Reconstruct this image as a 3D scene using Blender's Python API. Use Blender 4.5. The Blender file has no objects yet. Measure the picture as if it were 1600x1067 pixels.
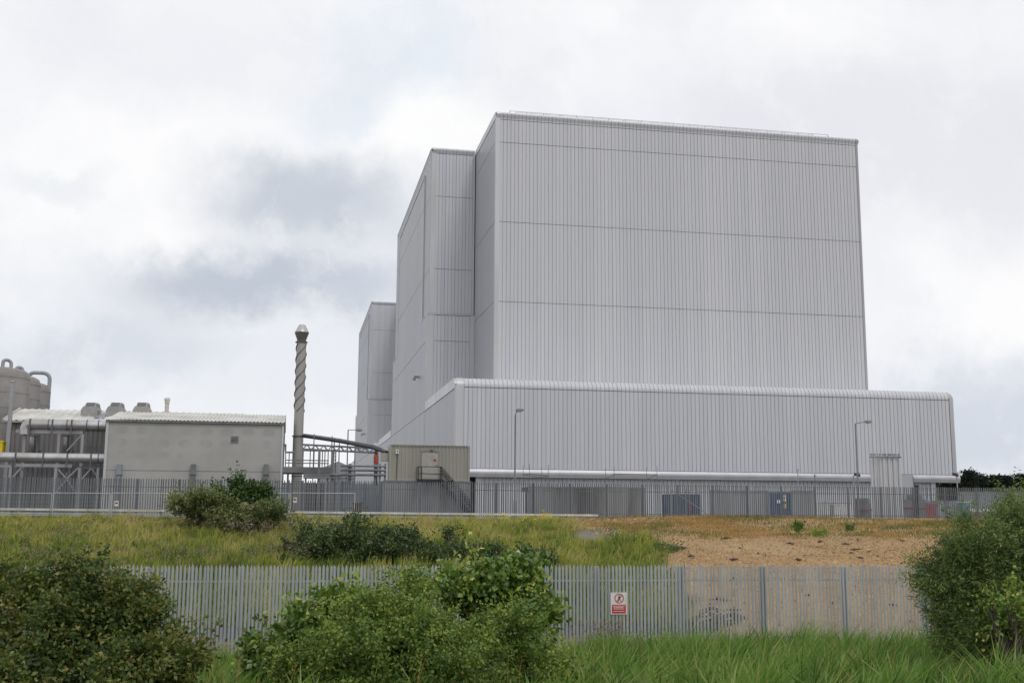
import bpy, math, random
import numpy as np
from mathutils import Matrix, Vector
R = math.radians
rng = np.random.default_rng(7)
random.seed(7)
SC = bpy.context.scene
COL = SC.collection

# ------------------------------------------------------------------ camera
EYE = 0.25
F_PX, PITCH, ROLL, SITE = 1742.0, R(8.86), R(0.31), R(11.1)
cam_data = bpy.data.cameras.new('camera')
cam_data.sensor_width = 36.0
cam_data.lens = 36.0 * F_PX / 1600.0
cam_data.clip_start, cam_data.clip_end = 0.1, 8000
cam = bpy.data.objects.new('camera', cam_data)
COL.objects.link(cam)
cam.matrix_world = Matrix.Translation((0, 0, EYE)) @ Matrix.Rotation(math.pi/2 + PITCH, 4, 'X') @ Matrix.Rotation(ROLL, 4, 'Z')
SC.camera = cam
SC.view_settings.view_transform = 'Standard'
SC.view_settings.look = 'None'
SC.view_settings.exposure = 0.0
SC.view_settings.gamma = 1.0

CA, SA = math.cos(SITE), math.sin(SITE)
def ray(px, py):                       # world direction through a photograph pixel (used to measure the place)
    x, y = px - 800.0, py - 533.5
    c, s = math.cos(ROLL), math.sin(ROLL)
    x, y = c*x + s*y, -s*x + c*y
    k = -y / F_PX
    return Vector((x / F_PX, math.cos(PITCH) - k*math.sin(PITCH), math.sin(PITCH) + k*math.cos(PITCH)))
def to_site(x, y, z): return (x*CA + y*SA, -x*SA + y*CA, z)
def to_world(u, v, z): return (u*CA - v*SA, u*SA + v*CA, z)
def atY(px, py, Y):
    d = ray(px, py); t = Y / d.y
    return (d.x*t, Y, EYE + d.z*t)
def at(px, py, v):                     # site coordinates on a plane v = const
    d = ray(px, py); u1, v1, z1 = to_site(*d); t = v / v1
    return (u1*t, v, EYE + z1*t)
def atU(px, py, u):
    d = ray(px, py); u1, v1, z1 = to_site(*d); t = u / u1
    return (u, v1*t, EYE + z1*t)

# ------------------------------------------------------------------ world and sun
SUN_EL, SUN_AZ = R(52), R(150)         # azimuth measured clockwise from +Y
world = bpy.data.worlds.new('World'); SC.world = world; world.use_nodes = True
nt = world.node_tree; nt.nodes.clear()
def N(tree, kind, **kw):
    n = tree.nodes.new(kind)
    for k, v in kw.items(): setattr(n, k, v)
    return n
def mth(tree, op, a, b=None, c=None, clamp=False):
    n = N(tree, 'ShaderNodeMath', operation=op, use_clamp=clamp)
    for i, x in enumerate((a, b, c)):
        if x is None: continue
        if isinstance(x, (int, float)): n.inputs[i].default_value = x
        else: tree.links.new(x, n.inputs[i])
    return n.outputs[0]
def vmth(tree, op, a, b=None):
    n = N(tree, 'ShaderNodeVectorMath', operation=op)
    for i, x in enumerate((a, b)):
        if x is None: continue
        if isinstance(x, (tuple, list)): n.inputs[i].default_value = x
        else: tree.links.new(x, n.inputs[i])
    return n.outputs['Value'] if op in ('DOT_PRODUCT', 'LENGTH') else n.outputs['Vector']
def mix(tree, fac, a, b, blend='MIX'):
    n = N(tree, 'ShaderNodeMix', data_type='RGBA', blend_type=blend)
    for sock, x in ((n.inputs['Factor'], fac), (n.inputs[6], a), (n.inputs[7], b)):
        if isinstance(x, (int, float)): sock.default_value = x
        elif isinstance(x, (tuple, list)): sock.default_value = (*x, 1) if len(x) == 3 else x
        else: tree.links.new(x, sock)
    return n.outputs[2]
def noise(tree, vec, scale, detail=4, rough=0.55, dim='3D'):
    n = N(tree, 'ShaderNodeTexNoise', noise_dimensions=dim)
    n.inputs['Scale'].default_value = scale; n.inputs['Detail'].default_value = detail; n.inputs['Roughness'].default_value = rough
    if vec is not None: tree.links.new(vec, n.inputs['Vector'])
    return n
def remap(tree, x, a, b, c=0.0, d=1.0, smooth=True):
    n = N(tree, 'ShaderNodeMapRange', interpolation_type='SMOOTHSTEP' if smooth else 'LINEAR', clamp=True)
    tree.links.new(x, n.inputs[0])
    for i, k in enumerate((a, b, c, d)): n.inputs[i+1].default_value = k
    return n.outputs[0]
def lin(r, g, b):
    f = lambda c: (c/255/12.92) if c <= 10 else ((c/255+0.055)/1.055)**2.4
    return (f(r), f(g), f(b))

SKY_K = 0.1
sky = N(nt, 'ShaderNodeTexSky', sky_type='NISHITA', sun_disc=False, sun_elevation=SUN_EL, sun_rotation=SUN_AZ)
tc = N(nt, 'ShaderNodeTexCoord'); dirv = tc.outputs['Generated']
warp = noise(nt, dirv, 5.0, 6, 0.6)
wv = vmth(nt, 'SUBTRACT', warp.outputs['Color'], (0.5, 0.5, 0.5))
wsc = N(nt, 'ShaderNodeVectorMath', operation='SCALE'); nt.links.new(wv, wsc.inputs[0]); wsc.inputs['Scale'].default_value = 0.16
wdir = vmth(nt, 'ADD', dirv, wsc.outputs['Vector'])
warp2 = noise(nt, dirv, 22.0, 5, 0.6)
wv2 = vmth(nt, 'SUBTRACT', warp2.outputs['Color'], (0.5, 0.5, 0.5))
wsc2 = N(nt, 'ShaderNodeVectorMath', operation='SCALE'); nt.links.new(wv2, wsc2.inputs[0]); wsc2.inputs['Scale'].default_value = 0.035
wdir = vmth(nt, 'ADD', wdir, wsc2.outputs['Vector'])
def cl(r, g, b, k=1.0): return tuple(c*k/SKY_K for c in lin(r, g, b))
# the cloud deck: white stratus with grey bellies, thin gaps showing the blue sky
n1 = noise(nt, wdir, 2.6, 7, 0.5)
deck = mix(nt, remap(nt, n1.outputs['Fac'], 0.36, 0.60), cl(237, 239, 245), cl(253, 253, 254))
def patch(px, py, rx, ry, soft=0.9):
    d = ray(px, py).normalized()
    rt = Vector((1, 0, 0)); rt = (rt - d*rt.dot(d)).normalized(); up = rt.cross(d)*1.0
    dv = vmth(nt, 'SUBTRACT', wdir, tuple(d))
    a = mth(nt, 'MULTIPLY', vmth(nt, 'DOT_PRODUCT', dv, tuple(rt)), F_PX/rx)
    b = mth(nt, 'MULTIPLY', vmth(nt, 'DOT_PRODUCT', dv, tuple(up)), F_PX/ry)
    r = mth(nt, 'SQRT', mth(nt, 'ADD', mth(nt, 'MULTIPLY', a, a), mth(nt, 'MULTIPLY', b, b)))
    return remap(nt, r, 1.0 + soft*0.5, 1.0 - soft*0.5)
for (px, py, rx, ry, colr, s, k) in (
        (60, 560, 420, 120, (228, 233, 240), 1.2, 0.8), (170, 545, 150, 42, (212, 219, 229), 1.2, 0.75),
        (1560, 650, 200, 95, (208, 215, 226), 1.1, 0.9), (1420, 240, 330, 120, (228, 229, 236), 1.2, 0.8),
        (680, 200, 110, 90, (255, 255, 255), 1.0, 0.9), (250, 330, 160, 70, (253, 253, 254), 1.0, 0.7),
        (490, 305, 150, 72, (193, 201, 213), 1.4, 0.9), (430, 448, 200, 52, (187, 196, 210), 1.35, 0.9),
        (590, 70, 120, 60, (222, 232, 243), 1.3, 0.75), (520, 150, 70, 40, (226, 235, 245), 1.2, 0.7),
        (60, 290, 60, 20, (232, 236, 242), 1.2, 0.6), (230, 80, 260, 90, (236, 237, 243), 1.3, 0.7)):
    deck = mix(nt, mth(nt, 'MULTIPLY', patch(px, py, rx, ry, s), k), deck, cl(*colr))
n3 = noise(nt, wdir, 9.0, 8, 0.6)
deck = mix(nt, remap(nt, n3.outputs['Fac'], 0.4, 0.75, 0.0, 0.28), deck, cl(222, 226, 234), 'MIX')
puff = remap(nt, noise(nt, wdir, 16.0, 8, 0.62).outputs['Fac'], 0.50, 0.68, 0.0, 0.26)
deck = mix(nt, puff, deck, cl(252, 252, 254))
thin = remap(nt, noise(nt, wdir, 3.7, 5, 0.5).outputs['Fac'], 0.62, 0.75, 0.0, 0.10)
allsky = mix(nt, thin, deck, sky.outputs[0])
bg = N(nt, 'ShaderNodeBackground'); bg.inputs['Strength'].default_value = SKY_K
nt.links.new(allsky, bg.inputs['Color'])
wo = N(nt, 'ShaderNodeOutputWorld'); nt.links.new(bg.outputs[0], wo.inputs['Surface'])

sun = bpy.data.objects.new('sun', bpy.data.lights.new('sun', 'SUN'))
sun.data.energy = 0.8; sun.data.angle = R(14); sun.data.color = (1.0, 0.96, 0.9)
COL.objects.link(sun)
sd = Vector((math.sin(SUN_AZ)*math.cos(SUN_EL), math.cos(SUN_AZ)*math.cos(SUN_EL), math.sin(SUN_EL)))
sun.rotation_euler = (-sd).to_track_quat('-Z', 'Y').to_euler()

# ------------------------------------------------------------------ materials
def mat(name, c1, c2=None, scale=3.0, rough=0.6, metal=0.0, bump=0.0, bscale=30.0, spec=0.4, streak=False, lo=0.35, hi=0.65, pan=None):
    m = bpy.data.materials.new(name); m.use_nodes = True; t = m.node_tree; t.nodes.clear()
    out = N(t, 'ShaderNodeOutputMaterial'); p = N(t, 'ShaderNodeBsdfPrincipled'); t.links.new(p.outputs[0], out.inputs[0])
    co = N(t, 'ShaderNodeTexCoord').outputs['Object']
    p.inputs['Roughness'].default_value = rough; p.inputs['Metallic'].default_value = metal; p.inputs['Specular IOR Level'].default_value = spec
    c2 = c2 or tuple(c*0.82 for c in c1)
    v = co
    if streak:
        mp = N(t, 'ShaderNodeMapping'); mp.inputs['Scale'].default_value = (1, 1, 0.12); t.links.new(co, mp.inputs[0]); v = mp.outputs[0]
    n = noise(t, v, scale, 6, 0.6)
    c = mix(t, remap(t, n.outputs['Fac'], lo, hi), c1, c2)
    if pan:                            # every cladding sheet of a wall has its own slight tone
        s = N(t, 'ShaderNodeSeparateXYZ'); t.links.new(co, s.inputs[0])
        k = mth(t, 'FLOOR', mth(t, 'DIVIDE', mth(t, 'ADD', s.outputs[0], s.outputs[1]), pan))
        w = N(t, 'ShaderNodeTexWhiteNoise', noise_dimensions='1D'); t.links.new(k, w.inputs['W'])
        mp = N(t, 'ShaderNodeMapping'); mp.inputs['Scale'].default_value = (1.4, 1.4, 0.035); t.links.new(co, mp.inputs[0])
        c = mix(t, remap(t, noise(t, mp.outputs[0], 1.0, 5, 0.65).outputs['Fac'], 0.5, 0.75, 0.0, 0.6), c, tuple(x*0.84 for x in c1))
        c = mix(t, mth(t, 'MULTIPLY', w.outputs['Value'], 0.6), c, tuple(x*y for x, y in zip(c1, (0.84, 0.855, 0.87))))
    t.links.new(c, p.inputs['Base Color'])
    if bump:
        b = N(t, 'ShaderNodeBump'); b.inputs['Strength'].default_value = bump; b.inputs['Distance'].default_value = 0.02
        t.links.new(noise(t, co, bscale, 4, 0.6).outputs['Fac'], b.inputs['Height']); t.links.new(b.outputs[0], p.inputs['Normal'])
    return m
M = {}
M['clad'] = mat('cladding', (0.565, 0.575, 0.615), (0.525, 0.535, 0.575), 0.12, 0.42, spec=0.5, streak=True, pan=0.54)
M['clad_shaded'] = mat('shaded_cladding', (0.425, 0.432, 0.46), (0.39, 0.397, 0.425), 0.10, 0.42, spec=0.5, streak=True, pan=1.02)  # same cladding in a darker copy: the flanks' shade is put into the colour
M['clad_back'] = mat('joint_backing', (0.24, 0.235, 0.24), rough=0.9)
M['trim'] = mat('white_trim', (0.55, 0.555, 0.58), (0.47, 0.475, 0.495), 0.35, 0.38, metal=0.15, spec=0.5, streak=True)
M['gutter'] = mat('gutter_metal', (0.52, 0.525, 0.56), (0.45, 0.455, 0.49), 0.6, 0.3, metal=0.25)
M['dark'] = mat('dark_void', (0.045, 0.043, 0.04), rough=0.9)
M['soffit'] = mat('dark_concrete', (0.12, 0.105, 0.09), (0.085, 0.078, 0.07), 0.3, 0.9, streak=True)  # very dark brown concrete for the undercroft walls and the canopy
M['galv'] = mat('galvanised_steel', (0.43, 0.45, 0.46), (0.33, 0.35, 0.36), 1.6, 0.5, metal=0.2, streak=True)
M['galv_far'] = mat('weathered_steel', (0.185, 0.20, 0.22), (0.115, 0.125, 0.145), 0.9, 0.55, metal=0.15, streak=True)
M['steel'] = mat('grey_steel', (0.20, 0.205, 0.215), (0.14, 0.145, 0.155), 1.2, 0.5, metal=0.2)
M['steel_lt'] = mat('light_steel', (0.34, 0.345, 0.36), (0.26, 0.265, 0.28), 1.0, 0.5, metal=0.1, streak=True)
M['black'] = mat('black_paint', (0.02, 0.021, 0.023), (0.035, 0.035, 0.037), 2, 0.45)
M['alu'] = mat('aluminium_lagging', (0.50, 0.50, 0.52), (0.38, 0.37, 0.36), 0.8, 0.32, metal=0.75)
M['alu_band'] = mat('lagging_band', (0.12, 0.12, 0.125), rough=0.5)
M['tank'] = mat('tank_lagging', (0.31, 0.295, 0.285), (0.22, 0.21, 0.205), 0.35, 0.55, metal=0.1, bump=0.25, bscale=2.0)
M['render'] = mat('grey_render', (0.385, 0.382, 0.37), (0.335, 0.333, 0.32), 0.25, 0.85, bump=0.1, bscale=8)
t = M['render'].node_tree; p_ = next(n for n in t.nodes if n.type == 'BSDF_PRINCIPLED'); src = p_.inputs['Base Color'].links[0].from_socket
co_ = N(t, 'ShaderNodeTexCoord').outputs['Object']; sp = N(t, 'ShaderNodeSeparateXYZ'); t.links.new(co_, sp.inputs[0])
gx_ = mth(t, 'ABSOLUTE', mth(t, 'SINE', mth(t, 'MULTIPLY', sp.outputs[0], 1.75))); gz_ = mth(t, 'ABSOLUTE', mth(t, 'SINE', mth(t, 'MULTIPLY', sp.outputs[2], 2.9)))
pt_ = mth(t, 'MULTIPLY', remap(t, mth(t, 'MULTIPLY', gx_, gz_), 0.35, 0.75), remap(t, noise(t, co_, 0.35, 3, 0.5).outputs['Fac'], 0.4, 0.6))
t.links.new(mix(t, mth(t, 'MULTIPLY', pt_, remap(t, sp.outputs[2], 4.2, 5.0, 0.0, 0.55)), src, (0.29, 0.288, 0.28)), p_.inputs['Base Color'])
M['shed'] = mat('shed_sheet', (0.21, 0.205, 0.205), (0.16, 0.157, 0.157), 0.3, 0.6, streak=True)
M['vent'] = mat('ventilator_paint', (0.33, 0.325, 0.315), (0.28, 0.275, 0.265), 1.0, 0.6)
M['roofsheet'] = mat('roof_sheet', (0.62, 0.61, 0.58), (0.47, 0.455, 0.42), 0.5, 0.6)
M['cont'] = mat('beige_container', (0.325, 0.32, 0.285), (0.275, 0.268, 0.23), 0.5, 0.55, streak=True)
M['cont_door'] = mat('container_door', (0.37, 0.365, 0.33), rough=0.5)
M['cabin'] = mat('grey_cabin', (0.30, 0.305, 0.315), (0.25, 0.255, 0.265), 0.5, 0.6, streak=True)
M['stack'] = mat('stack_cladding', (0.36, 0.35, 0.335), (0.28, 0.27, 0.255), 0.6, 0.5, metal=0.1, streak=True)
M['strake'] = mat('strake_steel', (0.11, 0.105, 0.10), rough=0.6)
M['white'] = mat('white_paint', (0.75, 0.75, 0.74), (0.62, 0.61, 0.58), 2.0, 0.5)
M['railwhite'] = mat('barrier_white', (0.62, 0.61, 0.57), (0.45, 0.43, 0.39), 1.2, 0.6)
M['red'] = mat('red_paint', (0.52, 0.025, 0.03), rough=0.5)
M['dullred'] = mat('dull_red_paint', (0.30, 0.05, 0.05), rough=0.6)
M['orange'] = mat('orange_lagging', (0.36, 0.075, 0.04), (0.27, 0.055, 0.03), 2, 0.6)
M['yellow'] = mat('yellow_paint', (0.75, 0.55, 0.02), rough=0.5)
M['hivis'] = mat('yellow_green_fabric', (0.7, 0.8, 0.08), rough=0.7)
M['blue'] = mat('blue_paint', (0.028, 0.065, 0.15), (0.022, 0.05, 0.12), 2, 0.5)
M['teal'] = mat('teal_paint', (0.10, 0.23, 0.26), rough=0.5)
M['bluegrey'] = mat('blue_grey_paint', (0.25, 0.275, 0.31), (0.2, 0.225, 0.26), 1.0, 0.5)
M['rust'] = mat('rusty_brown', (0.075, 0.045, 0.03), rough=0.8)
M['concrete'] = mat('concrete', (0.30, 0.295, 0.28), (0.22, 0.215, 0.2), 0.6, 0.9, bump=0.2, bscale=10)
M['stainwall'] = mat('stained_wall', (0.27, 0.27, 0.27), (0.07, 0.065, 0.06), 0.30, 0.85, streak=True, lo=0.42, hi=0.62)
M['glass'] = mat('lamp_lens', (0.22, 0.21, 0.17), rough=0.25)
M['water'] = mat('ditch_water', (0.010, 0.013, 0.018), rough=0.55, spec=0.12, bump=0.2, bscale=6)
M['wood'] = mat('driftwood', (0.045, 0.036, 0.028), (0.09, 0.075, 0.06), 4, 0.9)
M['bark'] = mat('bark', (0.10, 0.08, 0.06), (0.06, 0.05, 0.04), 6, 0.9)

def leafmat(name, stops, rough=0.5, trans=0.3, spec=0.35):
    m = bpy.data.materials.new(name); m.use_nodes = True; t = m.node_tree; t.nodes.clear()
    out = N(t, 'ShaderNodeOutputMaterial'); p = N(t, 'ShaderNodeBsdfPrincipled'); tr = N(t, 'ShaderNodeBsdfTranslucent'); mx = N(t, 'ShaderNodeMixShader')
    at_ = N(t, 'ShaderNodeAttribute', attribute_name='tint'); cr = N(t, 'ShaderNodeValToRGB')
    while len(cr.color_ramp.elements) < len(stops): cr.color_ramp.elements.new(0.5)
    for i, (q, c) in enumerate(stops): cr.color_ramp.elements[i].position = q; cr.color_ramp.elements[i].color = (*c, 1)
    t.links.new(at_.outputs['Fac'], cr.inputs[0])
    t.links.new(cr.outputs[0], p.inputs['Base Color']); t.links.new(cr.outputs[0], tr.inputs['Color'])
    p.inputs['Roughness'].default_value = rough; p.inputs['Specular IOR Level'].default_value = spec
    mx.inputs[0].default_value = trans
    t.links.new(p.outputs[0], mx.inputs[1]); t.links.new(tr.outputs[0], mx.inputs[2]); t.links.new(mx.outputs[0], out.inputs[0])
    return m
M['hawthorn'] = leafmat('hawthorn_leaf', [(0, (0.039, 0.067, 0.018)), (0.38, (0.095, 0.140, 0.029)), (0.72, (0.190, 0.207, 0.045)), (0.92, (0.235, 0.168, 0.050)), (1, (0.336, 0.314, 0.101))])
M['rose'] = leafmat('shrub_leaf', [(0, (0.05, 0.105, 0.02)), (0.45, (0.145, 0.235, 0.042)), (0.8, (0.27, 0.35, 0.065)), (1, (0.38, 0.37, 0.09))])
M['broad'] = leafmat('broad_leaf', [(0, (0.044, 0.100, 0.018)), (0.45, (0.125, 0.219, 0.033)), (0.8, (0.275, 0.362, 0.062)), (1, (0.450, 0.463, 0.112))], 0.32, 0.25, 0.5)
M['feather'] = leafmat('feathery_leaf', [(0, (0.044, 0.081, 0.025)), (0.45, (0.100, 0.163, 0.043)), (0.8, (0.200, 0.263, 0.075)), (1, (0.275, 0.325, 0.100))])
M['bramble'] = leafmat('bramble_leaf', [(0, (0.036, 0.065, 0.023)), (0.5, (0.078, 0.124, 0.036)), (0.85, (0.156, 0.202, 0.065)), (1, (0.416, 0.377, 0.286))])
M['bramble_pale'] = leafmat('flowering_bramble_leaf', [(0, (0.062, 0.100, 0.031)), (0.45, (0.163, 0.194, 0.062)), (0.8, (0.237, 0.275, 0.088)), (0.95, (0.350, 0.312, 0.188)), (1, (0.525, 0.450, 0.375))])
M['elder'] = leafmat('elder_leaf', [(0, (0.030, 0.065, 0.018)), (0.6, (0.070, 0.135, 0.030)), (1, (0.135, 0.216, 0.054))])
M['reed'] = leafmat('green_grass', [(0, (0.04, 0.09, 0.016)), (0.3, (0.105, 0.21, 0.032)), (0.6, (0.19, 0.32, 0.055)), (0.85, (0.30, 0.41, 0.12)), (0.94, (0.36, 0.38, 0.16)), (1, (0.48, 0.36, 0.15))])
M['meadow'] = leafmat('meadow_grass', [(0, (0.045, 0.105, 0.016)), (0.3, (0.18, 0.245, 0.035)), (0.6, (0.40, 0.395, 0.08)), (0.85, (0.52, 0.46, 0.16)), (1, (0.46, 0.36, 0.20))])
M['drygrass'] = leafmat('dry_grass', [(0, (0.10, 0.14, 0.03)), (0.35, (0.27, 0.22, 0.07)), (0.7, (0.45, 0.27, 0.10)), (1, (0.50, 0.32, 0.14))])
M['thistle'] = leafmat('thistle_head', [(0, (0.10, 0.085, 0.05)), (0.5, (0.26, 0.19, 0.15)), (1, (0.45, 0.36, 0.31))])
M['ragwort'] = leafmat('ragwort_flower', [(0, (0.55, 0.42, 0.01)), (1, (0.85, 0.70, 0.03))])
M['stone'] = leafmat('shingle_stone', [(0, (0.03, 0.027, 0.024)), (0.15, (0.08, 0.065, 0.05)), (0.3, (0.24, 0.16, 0.09)), (0.7, (0.44, 0.28, 0.125)), (1, (0.54, 0.39, 0.22))], 0.8, 0.0)
M['pine'] = leafmat('pine_needles', [(0, (0.008, 0.014, 0.008)), (0.6, (0.02, 0.034, 0.017)), (1, (0.04, 0.058, 0.028))], 0.7, 0.1)

# ------------------------------------------------------------------ mesh helpers (site coordinates u, v, z unless told otherwise)
class MB:
    def __init__(self): self.v = []; self.f = []; self.cut = []
    def add(self, vs, fs):
        self.cut.append((len(self.v), len(self.f))); o = len(self.v); self.v.extend([tuple(p) for p in vs]); self.f.extend([tuple(i+o for i in f) for f in fs]); return self
    def box(self, u0, u1, v0, v1, z0, z1):
        return self.add([(u0,v0,z0),(u1,v0,z0),(u1,v1,z0),(u0,v1,z0),(u0,v0,z1),(u1,v0,z1),(u1,v1,z1),(u0,v1,z1)],
                        [(0,3,2,1),(4,5,6,7),(0,1,5,4),(1,2,6,5),(2,3,7,6),(3,0,4,7)])
    def beam(self, a, b, w, h):                 # rectangular bar from a to b
        a, b = Vector(a), Vector(b); d = (b-a).normalized()
        s = d.cross(Vector((0,0,1)))
        if s.length < 1e-3: s = Vector((1,0,0))
        s.normalize(); t = s.cross(d)
        vs = [p + s*sx*w/2 + t*sy*h/2 for p in (a, b) for sx, sy in ((-1,-1),(1,-1),(1,1),(-1,1))]
        return self.add(vs, [(3,2,1,0),(4,5,6,7),(0,1,5,4),(1,2,6,5),(2,3,7,6),(3,0,4,7)])
    def tube(self, pts, r, n=10, cap=True):
        pts = [Vector(p) for p in pts]; rs = r if isinstance(r, (list, tuple)) else [r]*len(pts)
        vs = []; fs = []; ref = None
        for i, p in enumerate(pts):
            d = ((pts[min(i+1, len(pts)-1)] - pts[max(i-1, 0)])).normalized()
            if ref is None: ref = d.orthogonal().normalized()
            ref = (ref - d*ref.dot(d)).normalized(); s = d.cross(ref)
            vs += [p + (ref*math.cos(2*math.pi*k/n) + s*math.sin(2*math.pi*k/n))*rs[i] for k in range(n)]
        for i in range(len(pts)-1):
            for k in range(n): fs.append((i*n+k, i*n+(k+1) % n, (i+1)*n+(k+1) % n, (i+1)*n+k))
        if cap: fs.append(tuple(range(n-1, -1, -1))); fs.append(tuple((len(pts)-1)*n+k for k in range(n)))
        return self.add(vs, fs)
    def lathe(self, c, prof, n=28):             # prof: (radius, z)
        vs = [(c[0]+r*math.cos(2*math.pi*k/n), c[1]+r*math.sin(2*math.pi*k/n), z) for r, z in prof for k in range(n)]
        fs = [(i*n+k, i*n+(k+1) % n, (i+1)*n+(k+1) % n, (i+1)*n+k) for i in range(len(prof)-1) for k in range(n)]
        fs += [tuple(range(n-1, -1, -1)), tuple((len(prof)-1)*n+k for k in range(n))]
        return self.add(vs, fs)
    def prism(self, poly, w0, w1, axis):        # poly of (a, z); extruded along the other horizontal axis
        n = len(poly); P = (lambda a, z, w: (w, a, z)) if axis == 'u' else (lambda a, z, w: (a, w, z))
        vs = [P(a, z, w0) for a, z in poly] + [P(a, z, w1) for a, z in poly]
        return self.add(vs, [tuple(range(n-1, -1, -1)), tuple(range(n, 2*n))] + [(i, (i+1) % n, n+(i+1) % n, n+i) for i in range(n)])
    def each(self, name, m, parent=None, smooth=False):      # every added piece an object of its own
        cuts = self.cut+[(len(self.v), len(self.f))]; r_ = []
        for (v0, f0), (v1, f1) in zip(cuts[:-1], cuts[1:]):
            q = MB(); q.add(self.v[v0:v1], [tuple(i-v0 for i in f) for f in self.f[f0:f1]]); r_.append(q.build(name, m, parent, smooth))
        return r_[0]
    def build(self, name, m, parent=None, smooth=False, rot=SITE, loc=(0,0,0)):
        me = bpy.data.meshes.new(name)
        if parent is not None:
            loc = parent['_base']; rot = 0
        me.from_pydata([(p[0]-loc[0], p[1]-loc[1], p[2]-loc[2]) for p in self.v], [], self.f)
        me.validate(); me.materials.append(m)
        import bmesh as _b
        bm = _b.new(); bm.from_mesh(me); _b.ops.recalc_face_normals(bm, faces=bm.faces); bm.to_mesh(me); bm.free()
        if smooth:
            me.polygons.foreach_set('use_smooth', [True]*len(me.polygons))
            try: me.set_sharp_from_angle(angle=R(40))
            except Exception: pass
        o = bpy.data.objects.new(name, me); COL.objects.link(o)
        if parent is not None:
            root = parent
            o.parent = root
            if '_part' in root.keys(): pass
            o['_base'] = tuple(loc); o['_part'] = 1
        else:
            o.rotation_euler[2] = rot; o.location = to_world(*loc) if rot == SITE else loc
            o['_base'] = tuple(loc)
        return o
def tag(o, label, cat, group=None, kind=None):
    if label: o['label'] = label
    if cat: o['category'] = cat
    if group: o['group'] = group
    if kind: o['kind'] = kind
    return o
def thing(name, base, label, cat, group=None, rot=SITE):
    o = bpy.data.objects.new(name, None); COL.objects.link(o); o.empty_display_size = 0.3
    o['_base'] = tuple(base); o.rotation_euler[2] = rot
    o.location = to_world(*base) if rot == SITE else base
    return tag(o, label, cat, group)
def kids(o): return [c for c in bpy.data.objects if c.parent == o]
def copy_tree(o, parent=None):
    c = o.copy(); COL.objects.link(c)
    if parent is not None: c.parent = parent
    for ch in kids(o): copy_tree(ch, c)
    return c
def raw(name, verts, loops, starts, totals, m, parent=None, tint=None):   # fast mesh from numpy, world coordinates
    me = bpy.data.meshes.new(name)
    base = np.array(parent['_base']) if parent is not None else np.zeros(3)
    me.vertices.add(len(verts)); me.vertices.foreach_set('co', (verts-base).astype(np.float32).ravel())
    me.loops.add(len(loops)); me.loops.foreach_set('vertex_index', loops.astype(np.int32))
    me.polygons.add(len(starts)); me.polygons.foreach_set('loop_start', starts.astype(np.int32))
    try: me.polygons.foreach_set('loop_total', totals.astype(np.int32))
    except Exception: pass
    if tint is not None:
        a = me.attributes.new('tint', 'FLOAT', 'POINT'); a.data.foreach_set('value', tint.astype(np.float32))
    me.update(calc_edges=True); me.validate(); me.materials.append(m)
    o = bpy.data.objects.new(name, me); COL.objects.link(o)
    if parent is not None: o.parent = parent; o['_base'] = parent['_base']
    return o

def sheet(mb, O, A, Nn, length, path, pitch=0.51, gw=0.08, gd=0.09):
    """ribbed cladding: flat pans with grooves, swept along path [(n, z, nn, nz)] (offset along the outward normal, height, local normal)"""
    prof = []; k = max(1, int(round(length/pitch))); p = length/k
    for i in range(k):
        prof += [(i*p, 0), (i*p+p-gw, 0), (i*p+p-gw*0.72, -gd), (i*p+p-gw*0.28, -gd)]
    prof.append((length, 0))
    O, A, Nn = Vector(O), Vector(A), Vector(Nn); n = len(prof); vs = []
    for (pn, pz, nn, nz) in path:
        for s, d in prof: vs.append(O + A*s + Nn*(pn + nn*d) + Vector((0, 0, pz + nz*d)))
    fs = [(j*n+i, j*n+i+1, (j+1)*n+i+1, (j+1)*n+i) for j in range(len(path)-1) for i in range(n-1)]
    mb.add(vs, fs)
def wall_path(z0, z1): return [(0, z0, 1, 0), (0, z1, 1, 0)]
def round_path(z0, H, r, back, steps=7):
    p = [(0, z0, 1, 0), (0, H-r, 1, 0)]
    for i in range(1, steps+1):
        a = math.pi/2*i/steps; p.append((-r+r*math.cos(a), H-r+r*math.sin(a), math.cos(a), math.sin(a)))
    p.append((-r-back, H, 0, 1)); return p
def bull_path(z0, H, back):             # eaves roll: bulges out, its lower half turned down
    return [(0, z0, 1, 0), (0, H-0.85, 1, 0), (0.02, H-0.8, .9, -.4), (0.18, H-0.42, .88, -.45), (0.21, H-0.28, 1, 0), (0.15, H-0.1, .75, .65), (0.0, H, 0, 1), (-back, H, 0, 1)]
def flat_strip(mb, O, A, Nn, w, path, off=0.0):
    O, A, Nn = Vector(O), Vector(A), Vector(Nn); vs = []
    for (pn, pz, nn, nz) in path:
        for s in (0, w): vs.append(O + A*s + Nn*(pn+nn*off) + Vector((0, 0, pz+nz*off)))
    mb.add(vs, [(2*j, 2*j+1, 2*j+3, 2*j+2) for j in range(len(path)-1)])
def revolve_corner(mb, C, a0, a1, r, path, steps=6):
    vs = []
    for (pn, pz, nn, nz) in path:
        for i in range(steps+1):
            a = a0 + (a1-a0)*i/steps; q = max(0.0, r+pn)
            vs.append((C[0]+q*math.cos(a), C[1]+q*math.sin(a), pz))
    n = steps+1
    mb.add(vs, [(j*n+i, j*n+i+1, (j+1)*n+i+1, (j+1)*n+i) for j in range(len(path)-1) for i in range(steps)])

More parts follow.
